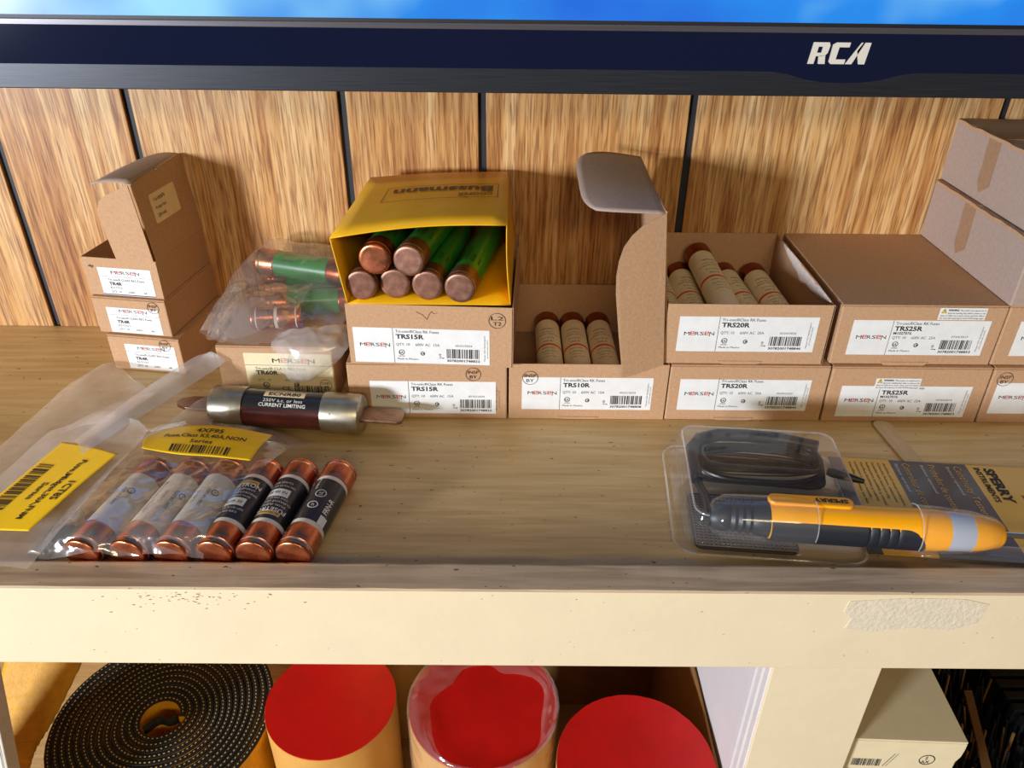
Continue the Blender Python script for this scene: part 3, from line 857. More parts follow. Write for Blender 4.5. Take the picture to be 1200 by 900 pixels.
def green_fuse(p0, p1, group=None, label=gl, c1='copper_dull', name='green_fuse'):
    t, hb, br = fuse(name, label, p0, p1, 10.3, 16, 'green_tube', c1, group, ridge=True, capmat2='copper_dark')
    pr = PR()
    for k, (s, sz) in enumerate((('LIMITRON', 4.4), ('FAST-ACTING FUSE', 2.6), ('KTS-R', 4.0), ('600 VAC', 2.6))):
        pr.text(s, -hb + 24, 5 - 4.6 * k, sz, BLK, bold=.01)
    pr.emit(wrap(br, .15)).build('print', INKS, t)
    return t
zb = 90.2 + 10.4
for (x, y, dx, lab) in ((-95, .5, 10, 'green fuse on the floor of the yellow carton, against its slanted wall'),
                        (-74.0, 3.5, 14, 'green fuse on the yellow carton floor, second from the slanted wall'),
                        (-53, 1.0, 17, 'green fuse on the yellow carton floor, third from the slanted wall'),
                        (-32, -2.5, 20, 'green fuse on the yellow carton floor, beside the empty space')):
    green_fuse((x, y, zb), (x + dx, y + 112, zb), gg, lab)
green_fuse((-85.0, -1.5, zb + 18.6), (-70, 110, zb + 18.4), None, 'green fuse with bright copper cap, topmost at the slanted wall of the yellow carton', 'copper')
green_fuse((-63.6, -2, zb + 17.9), (-42, 108, zb + 18.0), None, 'green fuse with a dull cap lying on top in the middle of the yellow carton')

# ---------------------------------------------------------------- small TR4R cartons
SW, SD, SH = 58.0, 77.0, 29.6
def tr4_print(bar=False, dim=False):
    pr = PR()
    mersen(pr, 10, 16.8, 22, 2.6, dim)
    pr.rect(0, 14.6, 41, 14.8, GRY)
    pr.text('Tri-onic® CLASS RK5 Fuses', 6.5, 11.4, 2.5, width=28); pr.text('TR4R', 6.5, 7.9, 3.4, bold=.035, width=10)
    pr.text('A212152', 6.5, 5.2, 2.3, width=9.5)
    pr.text('QTY. 10', 6.5, 2.0, 2.3, width=8); pr.text('250V', 20, 2.0, 2.3, width=5); pr.text('4A', 32, 2.0, 2.3)
    if bar: pr.rect(0, .2, 41, .9, BLU)
    return pr
GT = 'small TR4R cartons in the leaning stack'
yaw4 = -8
a1 = closed_carton('small_fuse_carton', 'small brown TR4R carton at the shelf, bottom of the stack of three', (-304, 64, 0), yaw4, SW, SD, SH, GT, seed=31)
flat_label(a1, (13, 0, 2), FX, FV, 40, 21, tr4_print(dim=True)); stamp(a1, (0, 0, 0), FX, FV, 46, 24, 4.6, 'INSP', 'BY')
a2 = closed_carton('small_fuse_carton', 'small brown TR4R carton in the middle of the stack of three', (-309.5, 68, SH + .2), yaw4, SW, SD, SH, GT, seed=32)
flat_label(a2, (10, 0, 1.2), FX, FV, 41, 20.5, tr4_print(dim=True)); stamp(a2, (0, 0, 0), FX, FV, 48, 23.5, 4.6, 'INSP', 'BY')
a3 = open_carton('small_fuse_carton', 'small brown TR4R carton with raised lid, topmost of the stack of three', (-310.5, 71.5, 2 * SH + .4), yaw4, SW, SD, SH, GT)
flat_label(a3, (11, 0, .8), FX, FV, 41, 21.5, tr4_print(bar=True))
sm = MB()
for k in range(9):
    a = R(200 + 40 * rnd.random() * k / 3); q = rnd.uniform(1.2, 3.2)
    sm.prism([(7 + .6 * k % 3, -.28, 24 - .5 * (k % 4)), (7 + math.cos(a) * q + .5, -.28, 24 + math.sin(a) * q), (7 + math.cos(a) * q, -.28, 24.6 + math.sin(a) * q)], (0, -.05, 0))
sm.build('ink_smudge', 'ink_faint', a3)
# raised lid
def l4(y, z): return (SW - .6 + 1.5 * 0 - .10 * (z - SH), y, z)
lo = MB().prism([l4(2, SH), l4(75, SH), l4(75, SH + 57), l4(66, SH + 58.5), l4(40, SH + 57), l4(36, SH + 55.6), l4(30, SH + 56.6), l4(2, SH + 55)], (.9, 0, 0)).build('lid', 'cardboard', a3)
fl = [(SW - .8 - .10 * (z - SH) + dx, -.2 - .03 * -dx, z) for dx, z in ((0, SH + 55), (-10, SH + 51), (-19, SH + 47), (-25, SH + 43), (-28.5, SH + 36), (-28.8, SH + 26), (-28, SH + 6), (-27.5, SH - 1), (-14, SH - .6), (0, SH - .2))]
MB().prism(fl, (0, -.8, 0)).build('dust_flap', 'cardboard', lo)
tf = MB()
def tuck4(u, v):
    x0 = l4(0, SH + 56)[0]
    y = 1 + 72 * u
    return Vector((x0 - 30 * v * (1 - .25 * u ** 3), y + 2 * v, SH + 55.4 + 2.0 * u - 2.5 * v * v + 1.2 * math.sin(3 * v)))
tf.grid(tuck4, 10, 6); tf.build('tuck_flap', 'cardboard_grey', lo, smooth=True, solid=.8)
# sticker on the outside of the lid: u runs back, v up
dv = Vector(l4(0, SH + 50)) - Vector(l4(0, SH)); 
pr = PR(); pr.text('116182870', 4, 15, 3.6, width=15); pr.text('4 amp fuse', 4, 9.4, 3.6, width=14); pr.text('250 volt', 4, 3.8, 3.6, width=11)
flat_label(lo, Vector(l4(16, SH + 22)) + Vector((.95, 0, 0)), (0, 1, 0), dv, 34, 21, pr, 'sticker_tan', 'sticker', cut=1.8)

# ---------------------------------------------------------------- TR60R carton with bag of fuses on it
t60 = closed_carton('fuse_carton', 'brown TR60R carton with a cream label under the crumpled clear bag', (-206, 22, 0), -1.5, 82, 80, 44, None, seed=41)
pr = PR(); mersen(pr, 20, 26.5, 30, 3.6); pr.rect(0, 24.2, 62, 24.5, GRY)
pr.text('Tri-onic® CLASS RK5 Fuses', 7, 20.6, 3, GRY, width=36); pr.text('TR60R', 7, 16.8, 4.4, bold=.035, width=16)
pr.text('QTY. 10', 7, 11.4, 2.6, GRY, width=10); pr.text('250V AC', 27, 11.4, 2.6, GRY, width=11)
ul_mark(pr, 13, 8, 2.4); csa_mark(pr, 35, 9, 1.8); pr.text('CE', 24, 4, 4, width=6)
pr.barcode(33, 1.8, 60, 8, 77); pr.text('30782001741250', 36, .2, 1.6, width=22)
flat_label(t60, (19, 0, 5), FX, FV, 62, 34, pr, 'label_cream', cut=1.2)
stamp(t60, (0, 0, 0), FX, FV, 75, 14, 4.4, 'OK', '4')
gb = 'green fuses inside the clear bag on the TR60R carton'
green_fuse((-186, 92, 54.6), (-108.5, 101, 54.6), gb, 'green fuse inside the clear bag on the carton, beside the wall', 'copper')
green_fuse((-180, 69, 54.6), (-112.2, 78, 54.6), gb, 'green fuse inside the clear bag, beside the short copper fuse', 'copper')
green_fuse((-192, 106, 72.6), (-119, 84, 72.2), None, 'green fuse lying over two others inside the clear bag on the carton', 'copper')
t, hb, br = fuse('copper_fuse', 'short copper fuse at the front of the clear bag on the carton', (-186, 48, 52.6), (-150, 52, 52.6), 8.4, 17, 'white_paper', 'copper')

def catmull(p0, p1, p2, p3, t):
    return .5 * ((2 * p1) + (p2 - p0) * t + (2 * p0 - 5 * p1 + 4 * p2 - p3) * t * t + (3 * p1 - p0 - 3 * p2 + p3) * t ** 3)
def net(ctrl):
    rows = [[Vector(p) for p in r] for r in ctrl]
    def line(pts, u):
        n = len(pts) - 1
        x = min(max(u, 0), 1) * n; i = min(int(x), n - 1); t = x - i
        g_ = lambda k: pts[min(max(k, 0), n)]
        if k_ext(i, n): pass
        a = g_(i - 1) if i > 0 else 2 * pts[0] - pts[1]
        d = g_(i + 2) if i + 2 <= n else 2 * pts[n] - pts[n - 1]
        return catmull(a, pts[i], pts[i + 1], d, t)
    def k_ext(i, n): return False
    return lambda u, v: line([line(r, u) for r in rows], v)
def sheet(name, mat, ctrl, parent, nu=40, nv=40, wr=1.0, wsc=.06, seed=0, floor=0.4, sharp=0.0, kind=None):
    fn = net(ctrl); mb = MB()
    def f(u, v):
        p = fn(u, v)
        n_ = mnoise.noise(p * wsc + Vector((seed, 0, 0))) + .5 * mnoise.noise(p * wsc * 2.3 + Vector((0, seed, 0)))
        if sharp:
            rdg = 1 - abs(mnoise.noise(p * wsc * 1.7 + Vector((seed, seed, 4)))) * 2
            n_ += sharp * rdg
        p = p + Vector((.35 * n_ * wr, .3 * n_ * wr, n_ * wr))
        p.z = max(p.z, floor)
        return p
    mb.grid(f, nu, nv)
    return mb.build(name, mat, parent, smooth=True)

bag = thing('clear_bag', 'crumpled clear plastic bag of fuses on the TR60R carton', 'bag', (0, 0, 0))
sheet('film_sheet', 'film_clear', [
    [(-214, 30, 45.5), (-196, 21, 47), (-172, 19, 47), (-150, 20, 48), (-122, 24, 46)],
    [(-215, 44, 50), (-196, 40, 62), (-172, 38, 63), (-146, 40, 56), (-118, 42, 52)],
    [(-212, 66, 60), (-190, 62, 67), (-170, 60, 67), (-146, 60, 67), (-113, 62, 66)],
    [(-204, 92, 74), (-190, 90, 84.5), (-160, 90, 84), (-136, 88, 84), (-111, 88, 80)],
    [(-196, 120, 60), (-185, 122, 82), (-160, 122, 80), (-135, 121, 78), (-111, 120, 64)],
    [(-192, 130, 46), (-180, 131, 50), (-160, 131, 52), (-135, 131, 50), (-111, 130, 46)]], bag, 48, 48, 1.3, .07, 3, 44.6, .6)
sheet('open_mouth', 'film_milky', [
    [(-163, 30, 50), (-150, 22, 57), (-136, 22, 58), (-122, 26, 58), (-112, 33, 56)],
    [(-165, 17, 47), (-150, 12, 52), (-136, 10, 52), (-122, 11, 52), (-110, 15, 50)],
    [(-160, 15, 40), (-150, 8, 42), (-138, 6, 42), (-126, 7, 43), (-114, 12, 44)],
    [(-161, 16, 31), (-152, 9, 32), (-142, 6, 30), (-132, 8, 32), (-120, 13, 36)],
    [(-160, 16, 25), (-153, 12, 22), (-146, 11, 20), (-138, 12, 22), (-130, 15, 27)]], bag, 44, 44, 1.1, .075, 8, 2, 1.0)
sheet('film_fold', 'film_clear', [
    [(-212, 30, 46), (-190, 20, 50), (-170, 24, 56), (-158, 26, 54)],
    [(-206, 42, 60), (-188, 36, 70), (-168, 40, 70), (-150, 44, 62)],
    [(-200, 60, 70), (-186, 56, 72), (-166, 62, 73), (-144, 66, 70)]], bag, 24, 24, 1.4, .1, 31, 44.8, 1.2)
sheet('rolled_edge', 'film_clear', [
    [(-214, 30, 46), (-205, 55, 60), (-197, 78, 64)],
    [(-217, 28, 52), (-208, 53, 66), (-200, 77, 70)],
    [(-208, 24, 54), (-199, 50, 68), (-190, 76, 71)],
    [(-204, 25, 47), (-196, 50, 62), (-188, 76, 66)]], bag, 26, 16, 1.2, .1, 5, 44.6, 1.2)

# ---------------------------------------------------------------- knife-blade fuse
t = thing('blade_fuse', 'large fuse with metal ferrules, maroon tube and flat blade ends', 'fuse', (-150, -13, 14.2), (0, 0, -5.9))
MB().lathe([(-30, 12.8), (32, 12.8)], 40).build('tube', 'maroon_tube', t, smooth=True)
for s, x0, x1 in ((-1, -28, -52), (1, 26, 52)):
    A = (s, 0, 0); ln = abs(x1 - x0)
    fer = MB().lathe([(0, 12.9), (0, 13.9), (1, 14.1), (ln - 3, 14.1), (ln - 1, 13.6), (ln, 12.2)], 40, O=(x0, 0, 0), A=A, E1=(0, 1, 0)).build('ferrule', 'nickel', t, smooth=True)
    for zz in (30, -40, 75):
        MB().lathe([(0, .8), (.4, .6)], 10, O=(x0 + s * 7, math.sin(R(zz - 20)) * 14, math.cos(R(zz - 20)) * 14), A=(0, math.sin(R(zz - 20)), math.cos(R(zz - 20))), E1=(1, 0, 0)).build('crimp_dimple', 'nickel', fer, smooth=True)
MB().prism([(-52, -8, -1.2), (-60, -8, -1.2), (-70, -7.2, -1.2), (-77, -4, -1.2), (-79, 0, -1.2), (-77, 4, -1.2), (-70, 7.2, -1.2), (-60, 8, -1.2), (-52, 8, -1.2)], (0, 0, 2.4)).build('blade', 'blade_metal', t, bevel=.4)
MB().prism([(52, -8, -1.2), (77, -8, -1.2), (80, -6, -1.2), (80, 6, -1.2), (77, 8, -1.2), (52, 8, -1.2)], (0, 0, 2.4)).build('blade', 'blade_metal', t, bevel=.4)
sleeve(t, -27.6, 25.6, -7, 12, 12.8, .12, 'black_label', 'tube_label', seg=20, roll=-.42)
sleeve(t, -14, 14, 1.6, 7.2, 12.8, .25, 'sticker_tan', 'tube_sticker', seg=8, roll=-.42)
pr = PR(); pr.text('ECNR80', 0, 2.6, 4.6, BLK, bold=.02, align='c', width=22)
pr.text('250V a.c. or less', 0, -2.4, 3.3, WHT, align='c', width=27); pr.text('CURRENT LIMITING', 0, -5.7, 3.4, WHT, align='c', width=32, bold=.015)
pr.emit(wrap(12.8, .4, -.42)).build('print', INKS, t)

# ---------------------------------------------------------------- copper-capped fuses at the front lip
def frn(label, p0, p1, dark, roll=0, group=None, variant=0):
    t, hb, br = fuse('copper_cap_fuse', label, p0, p1, 10.3, 17, 'white_paper', 'copper', group, ridge=True)
    if dark:
        sl_ = sleeve(t, -hb + 20, hb - 20, -24, 24, br, .14, 'black_label', 'tube_label', roll, 40)
        pr = PR(True); bg = PR(True)
        W_ = 2 * (hb - 22)
        s_ = -1 if variant == 1 else 1
        an = 90 if variant == 1 else -90
        # lettering runs round the tube, stacked along it
        def ln(txt, u, size, m_=WHT, wd=None, bold=0): pr.text(txt, s_ * u, 0, size, m_, align='c', ang=an, width=wd, bold=bold)
        if variant < 2:
            ln('FUSETRON', 9, 4.2, WHT, 21, .02)
            bg.rect(s_ * 13.2 - 1.6, -8, s_ * 13.2 + 1.6, 8, GLD); pr.text('BUSSMANN', s_ * 12.4, 0, 2.2, BLK, align='c', ang=an, width=14)
            ln('DUAL-ELEMENT', 6, 2.2, WHT, 17); ln('CURRENT LIMITING', 3, 2.2, WHT, 22); ln('TIME DELAY FUSE', .3, 1.9, WHT, 16)
            bg.rect(s_ * -4 - 3.2, -7, s_ * -4 + 3.2, 7, WHT); ln('NI 05-30', -5.2, 3.0, BLK, 11, .01)
            ln('250 VOLTS OR LESS', -10.4, 2.0, WHT, 17); ln('CLASS RK5', -13.4, 2.0, WHT, 12)
        else:
            pr.ring(4, -3, 3.2, .5, WHT); pr.text('UL', 4, -4.2, 3.2, WHT, align='c', ang=0)
            pr.ring(-6, -2, 3.0, .7, WHT); pr.text('SP', -6, -3, 2.4, WHT, align='c')
            pr.rect(-18, -14, -11, -9, WHT); pr.rect(13, 6, 17, 11, WHT)
            pr.text('FRN-R', -9, -12, 4.4, WHT, bold=.02); pr.text('LISTED FUSE', 8, 1, 1.8, WHT)
        bg.emit(wrap(br, .24, roll)).build('print_panel', INKS, sl_) if bg.items else None
        pr.emit(wrap(br, .36, roll)).build('print', INKS, sl_)
    else:
        pr = PR()
        for k, (s, sz) in enumerate((('One-Time', 4.0), ('GENERAL PURPOSE FUSE', 2.4), ('CLASS K5', 2.6), ('250V OR LESS', 2.6))):
            pr.text(s, 0, 9 - 5 * k, sz, BLU if k == 2 else BLK, align='c')
        pr.ring(6, -9, 2.2, .5, BLK); pr.text('UL', 6, -9.8, 2, BLK, align='c')
        pr.emit(wrap(br, .2, roll)).build('print', INKS, t)
    return t
frn('copper-capped fuse with a black label half covered by the clear bag', (-157.5, -149.5, 10.4), (-147, -74.5, 10.4), True, roll=.25, variant=0)
frn('black-labelled copper fuse with an upside-down print between two others', (-136.2, -149.5, 10.4), (-126, -74.5, 10.4), True, roll=.15, variant=1)
frn('black-labelled copper fuse beside the bare shelf, outermost of the row', (-115.0, -149.5, 10.4), (-102.5, -75.5, 10.4), True, roll=0.2, variant=2)
gw = 'white-labelled copper fuses under the clear bag'
frn('white-labelled copper fuse under the clear bag, beside a black-labelled one', (-180.5, -149.5, 10.4), (-169.5, -74.5, 10.4), False, group=gw, roll=.3)
frn('white-labelled copper fuse under the clear bag, in the middle of three', (-203.5, -149.5, 10.4), (-190.6, -74.5, 10.4), False, group=gw, roll=-.1)
frn('white-labelled copper fuse under the clear bag, beside the milky bag', (-228, -149.5, 10.4), (-214.5, -74.5, 10.4), False, group=gw, roll=.5)
t, hb, br = fuse('midget_fuse', 'small dark midget fuse at the edge of the milky bag', (-255.5, -146, 5.3), (-250, -109, 5.3), 5.2, 10, 'black_label', 'nickel', ridge=False)

# ---------------------------------------------------------------- poly bags at the left
def cmap(ctrl, lift):
    fn = net(ctrl)
    def g_(u, v):
        p = fn(u, v); e = .01
        a = fn(min(u + e, 1), v) - fn(max(u - e, 0), v); b = fn(u, min(v + e, 1)) - fn(u, max(v - e, 0))
        n_ = a.cross(b).normalized()
        if n_.z < 0: n_ = -n_
        return p + n_ * lift
    return g_
def bag_label(parent, ctrl, lines, w_, h_, mat='yellow_label', seed=5):
    g0 = cmap(ctrl, 0.0); mb = MB(); mb.grid(lambda u, v: g0(u, v), 44, 20)
    o = mb.build('label', mat, parent, smooth=True, solid=.25)
    pr = PR()
    for (s, x, y, sz, wd) in lines: pr.text(s, x, y, sz, BLK, width=wd, bold=.02, align='c')
    pr.barcode(w_ * .25, h_ * .06, w_ * .80, h_ * .30, seed)
    g1 = cmap(ctrl, .45)
    pr.emit(lambda u, v: g1(u / w_, v / h_)).build('print', INKS, o)
    return o

b2 = thing('clear_bag', 'large clear bag with a yellow 4XF95 label draped over the white fuses', 'bag', (0, 0, 0))
sheet('film_sheet', 'film_clear', [
    [(-251, -151, 7.5), (-238, -151.0, 10), (-222, -151.2, 14), (-206, -151, 11), (-192, -151, 12), (-176, -151, 13), (-163, -150.5, 8)],
    [(-249, -142, 15), (-238, -142, 22), (-224, -142, 24), (-210, -142, 20), (-196, -142, 24), (-176, -143, 23.6), (-160, -142, 22.5)],
    [(-244, -118, 20), (-232, -118, 24), (-218, -118, 24.6), (-205, -118, 22), (-190, -118, 24.6), (-172, -119, 23.8), (-155, -121, 23.0)],
    [(-238, -92, 22), (-226, -92, 24.4), (-212, -92, 24.6), (-198, -92, 23.4), (-186, -92, 24.4), (-166, -94, 24), (-146, -94, 23.2)],
    [(-232, -68, 22), (-220, -66, 24), (-206, -66, 24.2), (-192, -66, 24), (-176, -64, 24), (-158, -62, 23), (-140, -66, 17)],
    [(-232, -45, 20), (-218, -40, 21), (-204, -38, 21), (-190, -38, 20), (-172, -38, 18), (-152, -37, 12), (-131, -40, 4)]], b2, 64, 56, .8, .075, 11, .5, .8)
sheet('header_strip', 'film_header', [
    [(-256, -80, 24.5), (-240, -52, 27), (-222, -20, 29), (-206, 8, 31), (-198, 19, 34)],
    [(-260, -74, 27), (-246, -44, 30), (-230, -12, 32), (-214, 16, 35), (-207, 20, 40)],
    [(-267, -66, 25), (-254, -34, 28), (-240, -2, 30), (-225, 22, 33), (-215, 26, 36)]], b2, 40, 10, .5, .05, 2, .6)
sheet('flat_back', 'film_milky', [
    [(-236, -62, 20), (-214, -44, 17), (-200, -36, 13)],
    [(-226, -36, 16), (-207, -24, 15), (-196, -14, 12)],
    [(-216, -6, 15), (-204, 4, 17), (-186, 12, 18)]], b2, 16, 16, .6, .05, 6, .6)
ctl2 = [[(-221, -76, 27.2), (-198, -82, 27.6), (-176, -84, 27.4), (-153, -86, 26.2)],
        [(-223, -66, 27.0), (-198, -67, 28.2), (-176, -68, 27.4), (-151, -70, 25.6)],
        [(-217, -54, 25.6), (-198, -51, 27.0), (-174, -52, 26.2), (-148, -56, 23.4)]]
bag_label(b2, ctl2, [('4XF95', 36, 20.6, 5.4, 17), ('Fuse,Class K5,40A,NON', 35, 15.6, 4.6, 50), ('Series', 35, 10.4, 4.4, 15)], 70, 28, seed=9)

b1 = thing('milky_bag', 'milky poly bag with a yellow 1CT85 label lying over the front lip', 'bag', (0, 0, 0))
ctA = [[(-250, -161, 11.0), (-268, -158, 11), (-290, -156, 11), (-312, -154, 11)],
       [(-242, -128, 17), (-262, -126, 14), (-288, -122, 10), (-314, -118, 8)],
       [(-230, -96, 26), (-254, -90, 20), (-286, -78, 13), (-310, -74, 8)],
       [(-223, -64, 29), (-248, -54, 24), (-282, -42, 14), (-304, -38, 9)],
       [(-232, -51, 30), (-254, -38, 26), (-276, -30, 17), (-297, -31, 10)]]
sheet('film_sheet', 'film_milky', ctA, b1, 34, 44, .5, .05, 14, .6)
low = [[(x, y, max(.6, z - 3 - (6 if y > -150 else 0)) if y > -150 else z - .8) for (x, y, z) in r] for r in ctA]
ctl1 = [[(-279, -59, 19.2), (-292, -99, 15.6), (-303, -132, 12.8)],
        [(-254, -71, 24.6), (-268, -106, 20.2), (-279, -136, 15.6)],
        [(-231, -85, 29.6), (-245, -113, 24.6), (-258, -140, 18.6)]]
bag_label(b1, ctl1, [('1CT85', 40, 30, 6, 18), ('Fuse,Midget,30A,FNM', 40, 23.5, 4.8, 56), ('Series', 42, 17, 4.6, 16)], 78, 38, seed=4)
sheet('header_flap', 'film_header', [
    [(-292, -40, 12), (-270, -42, 21), (-246, -50, 27.6)],
    [(-291, -24, 10), (-268, -22, 20), (-244, -32, 27.2)],
    [(-272, -8, 14), (-254, -6, 20), (-236, -12, 26.6)]], b1, 16, 16, .4, .05, 19, .6)
pr = PR(); pr.ring(-255, -26, 4.6, .7, 7, sy=.7)
pr.emit(lambda u, v: (u, v, 24.2)).build('hang_hole', ['film_header'] * 10, b1)

b3 = thing('milky_bag', 'empty milky poly bag lying flat on the shelf beside the small cartons', 'bag', (0, 0, 0))
sheet('film_sheet', 'film_milky', [
    [(-346, -112, 1), (-322, -114, 3), (-298, -118, 3), (-280, -110, 3)],
    [(-338, -60, 1), (-316, -60, 4), (-294, -56, 4), (-276, -50, 4)],
    [(-332, -8, 1), (-312, -4, 5), (-290, 2, 6), (-266, -2, 7)],
    [(-328, 36, 1), (-312, 42, 6), (-290, 36, 8), (-262, 22, 7)],
    [(-322, 54, 1), (-310, 60, 6), (-296, 54, 8), (-276, 36, 7)]], b3, 30, 40, .7, .04, 23, .5)

# ---------------------------------------------------------------- packaged tester
bp_ = thing('blister_pack', 'clear blister pack with yellow and grey printed card and black moulded tray', 'package', (96, -140, 0), (0, 0, -5))
def rloop(x0, y0, x1, y1, r, n=6):
    out = []
    for (cx, cy, a0) in ((x1 - r, y0 + r, -90), (x1 - r, y1 - r, 0), (x0 + r, y1 - r, 90), (x0 + r, y0 + r, 180)):
        for k in range(n + 1):
            a = R(a0 + 90 * k / n); out.append((cx + math.cos(a) * r, cy + math.sin(a) * r))
    return out
# card in three colours, side by side
def cardpiece(pts, mat, name): return MB().prism([(x, y, 3.2) for x, y in pts], (0, 0, .8)).build(name, mat, bp_)
cardpiece([(104, 13), (104, 102), (112, 102), (112, 13)], 'card_navy', 'card_section')
cardpiece([(112, 13), (112, 102), (142, 102), (142, 13)], 'card_yellow', 'card_section')
cd = cardpiece([(142, 13), (142, 102), (190, 102), (190, 13)], 'card_navy', 'card_section')
ye = cardpiece([(190, 13), (190, 102), (226, 102), (236, 98), (240, 90), (240, 74), (212, 74), (212, 46), (240, 46), (240, 14)], 'card_yellow', 'card_section')
pr = PR()
def down(s, u, v, sz, m_, wd=None, bold=0): pr.text(s, u, v, sz, m_, width=wd, ang=-90, bold=bold)
for k, s in enumerate(('Audible and visual indication', 'Checks fuses, switches', 'Includes test lead and clip', 'Indicacion audible y visual', 'Verifica fusibles y cables', 'Indication sonore visuelle', 'Verifie fusibles et fils')):
    down(s, 137 - 3.6 * k, 98, 2.5, BLK, 42 - 3 * (k % 3))
down('Continuity Tester', 181, 99, 6.5, GLD, 47); down('Probador de continuidad', 165, 99, 6.5, GLD, 56); down('Controleur de continuite', 149, 99, 6.5, GLD, 56)
for u in (176.5, 160.5, 144.5): down('Battery operated', u, 98, 2.8, WHT, 28)
down('SPERRY', 200, 99, 8.5, BLK, 34, .045); down('INSTRUMENTS', 194, 99, 5, BLK, 34, .03)
pr.emit(lambda u, v: (u, v, 4.25)).build('print', INKS, bp_)
# clear shell: flat flange plus raised domes
def dome(loop, z0, z1, inset, name, top=True, mat='blister'):
    n_ = len(loop); cx = sum(p[0] for p in loop) / n_; cy = sum(p[1] for p in loop) / n_
    mb = MB(); rings = []
    sx = [max(abs(p[0] - cx) for p in loop), max(abs(p[1] - cy) for p in loop)]
    for (q, z) in ((0, z0), (.25, z0 + (z1 - z0) * .55), (.55, z0 + (z1 - z0) * .86), (1.0, z1), (1.8, z1 + .2)):
        f = (1 - inset * q / sx[0], 1 - inset * q / sx[1])
        rings.append([(cx + (p[0] - cx) * f[0], cy + (p[1] - cy) * f[1], z) for p in loop])
    vs_ = [p for r in rings for p in r]; fs = []
    for i in range(len(rings) - 1):
        for k in range(n_):
            k2 = (k + 1) % n_; fs.append((i * n_ + k, i * n_ + k2, (i + 1) * n_ + k2, (i + 1) * n_ + k))
    if top: fs.append(tuple((len(rings) - 1) * n_ + k for k in range(n_)))
    mb.add(vs_, fs)
    return mb.build(name, mat, bp_, smooth=True)
MB().prism([(x, y, 1.8) for x, y in rloop(0, 6, 242, 104, 9)], (0, 0, .5)).build('flange', 'blister', bp_)
dome(rloop(3, 9, 104, 103, 10), 2.3, 25, 4, 'clear_dome')
MB().tube([(x, y, 2.6) for x, y in rloop(-3, 4, 104, 106, 12)], .7, 6, closed=True).build('rim_bead', 'blister_edge', bp_, smooth=True)
MB().tube([(x, y, 23.6) for x, y in rloop(6.5, 12.5, 100.5, 99.5, 8)], .5, 6, closed=True).build('rim_bead', 'blister_edge', bp_, smooth=True)
# tray: dark moulded insert with ribbed grid
tr = MB(); tr.prism([(x, y, 2.4) for x, y in rloop(8, 8, 66, 56, 5)], (0, 0, 1.6)); tro = tr.build('tray', 'insert_black', bp_, bevel=.4)
gr = MB()
for k in range(24): gr.box(9 + 2.4 * k, 10, 4, 9.7 + 2.4 * k, 54, 4.6)
for k in range(19): gr.box(10, 9.5 + 2.4 * k, 4, 65, 10.2 + 2.4 * k, 4.6)
gr.build('tray_grid', 'tray_rib', tro, kind='stuff')
# grip dome over tester ends
MB().lathe([(0, 5), (2, 9), (8, 12.4), (40, 13.2), (56, 12.6), (56.2, 12.4)], 28, O=(14, 16, 21), A=(1, 0, 0), E1=(0, 1, 0), close=False).build('clear_dome', 'blister', bp_, smooth=True)
MB().tube([(70.2, 16 + 12.6 * math.cos(R(a)), 21 + 12.6 * math.sin(R(a))) for a in range(-20, 201, 10)], .35, 6).build('rim_bead', 'blister_edge', bp_, smooth=True)
MB().tube([(124, 16 + 13.5 * math.cos(R(a)), 21 + 13.5 * math.sin(R(a))) for a in range(-20, 201, 10)], .35, 6).build('rim_bead', 'blister_edge', bp_, smooth=True)
MB().lathe([(0, 13.4), (12, 13.0), (30, 11.6), (42, 9.0), (46, 5)], 28, O=(124, 16, 21), A=(1, 0, 0), E1=(0, 1, 0), close=False).build('clear_dome', 'blister', bp_, smooth=True)
dome(rloop(128, 8, 240, 22, 6), 4.2, 9, 2, 'clear_dome')

ts = thing('continuity_tester', 'yellow and black pen-shaped tester lying in the clear blister pack', 'tester', (96, -140, 0), (0, 0, -5))
TO = Vector((0, 15.8, 20.8))
hs = MB().lathe([(44, 9.2), (47, 10.4), (60, 10.9), (90, 10.9), (112, 10.9), (124, 11.4), (136, 11.2), (140, 10.8)], 36, O=TO).build('housing', 'tester_yellow', ts, smooth=True)
nose = MB().lathe([(14, 5.6), (16, 7.2), (20, 8.0), (24, 8.0), (25, 7.2), (27, 8.4), (29, 7.4), (31, 8.6), (33, 7.6), (35, 8.8), (37, 7.8), (40, 9.4), (46, 10.0)], 32, O=TO).build('nose', 'rubber_black', ts, smooth=True)
MB().lathe([(140, 10.8), (142, 10.9), (152, 10.4), (153, 10.3)], 32, O=TO).build('lens_window', 'lens_grey', ts, smooth=True)
MB().lathe([(153, 10.4), (160, 9.4), (168, 7.6), (170, 6.0)], 32, O=TO).build('end_cone', 'tester_yellow', ts, smooth=True)
MB().lathe([(170, 1.6), (212, 1.6), (218, .3)], 14, O=TO).build('probe_tip', 'steel', ts, smooth=True)
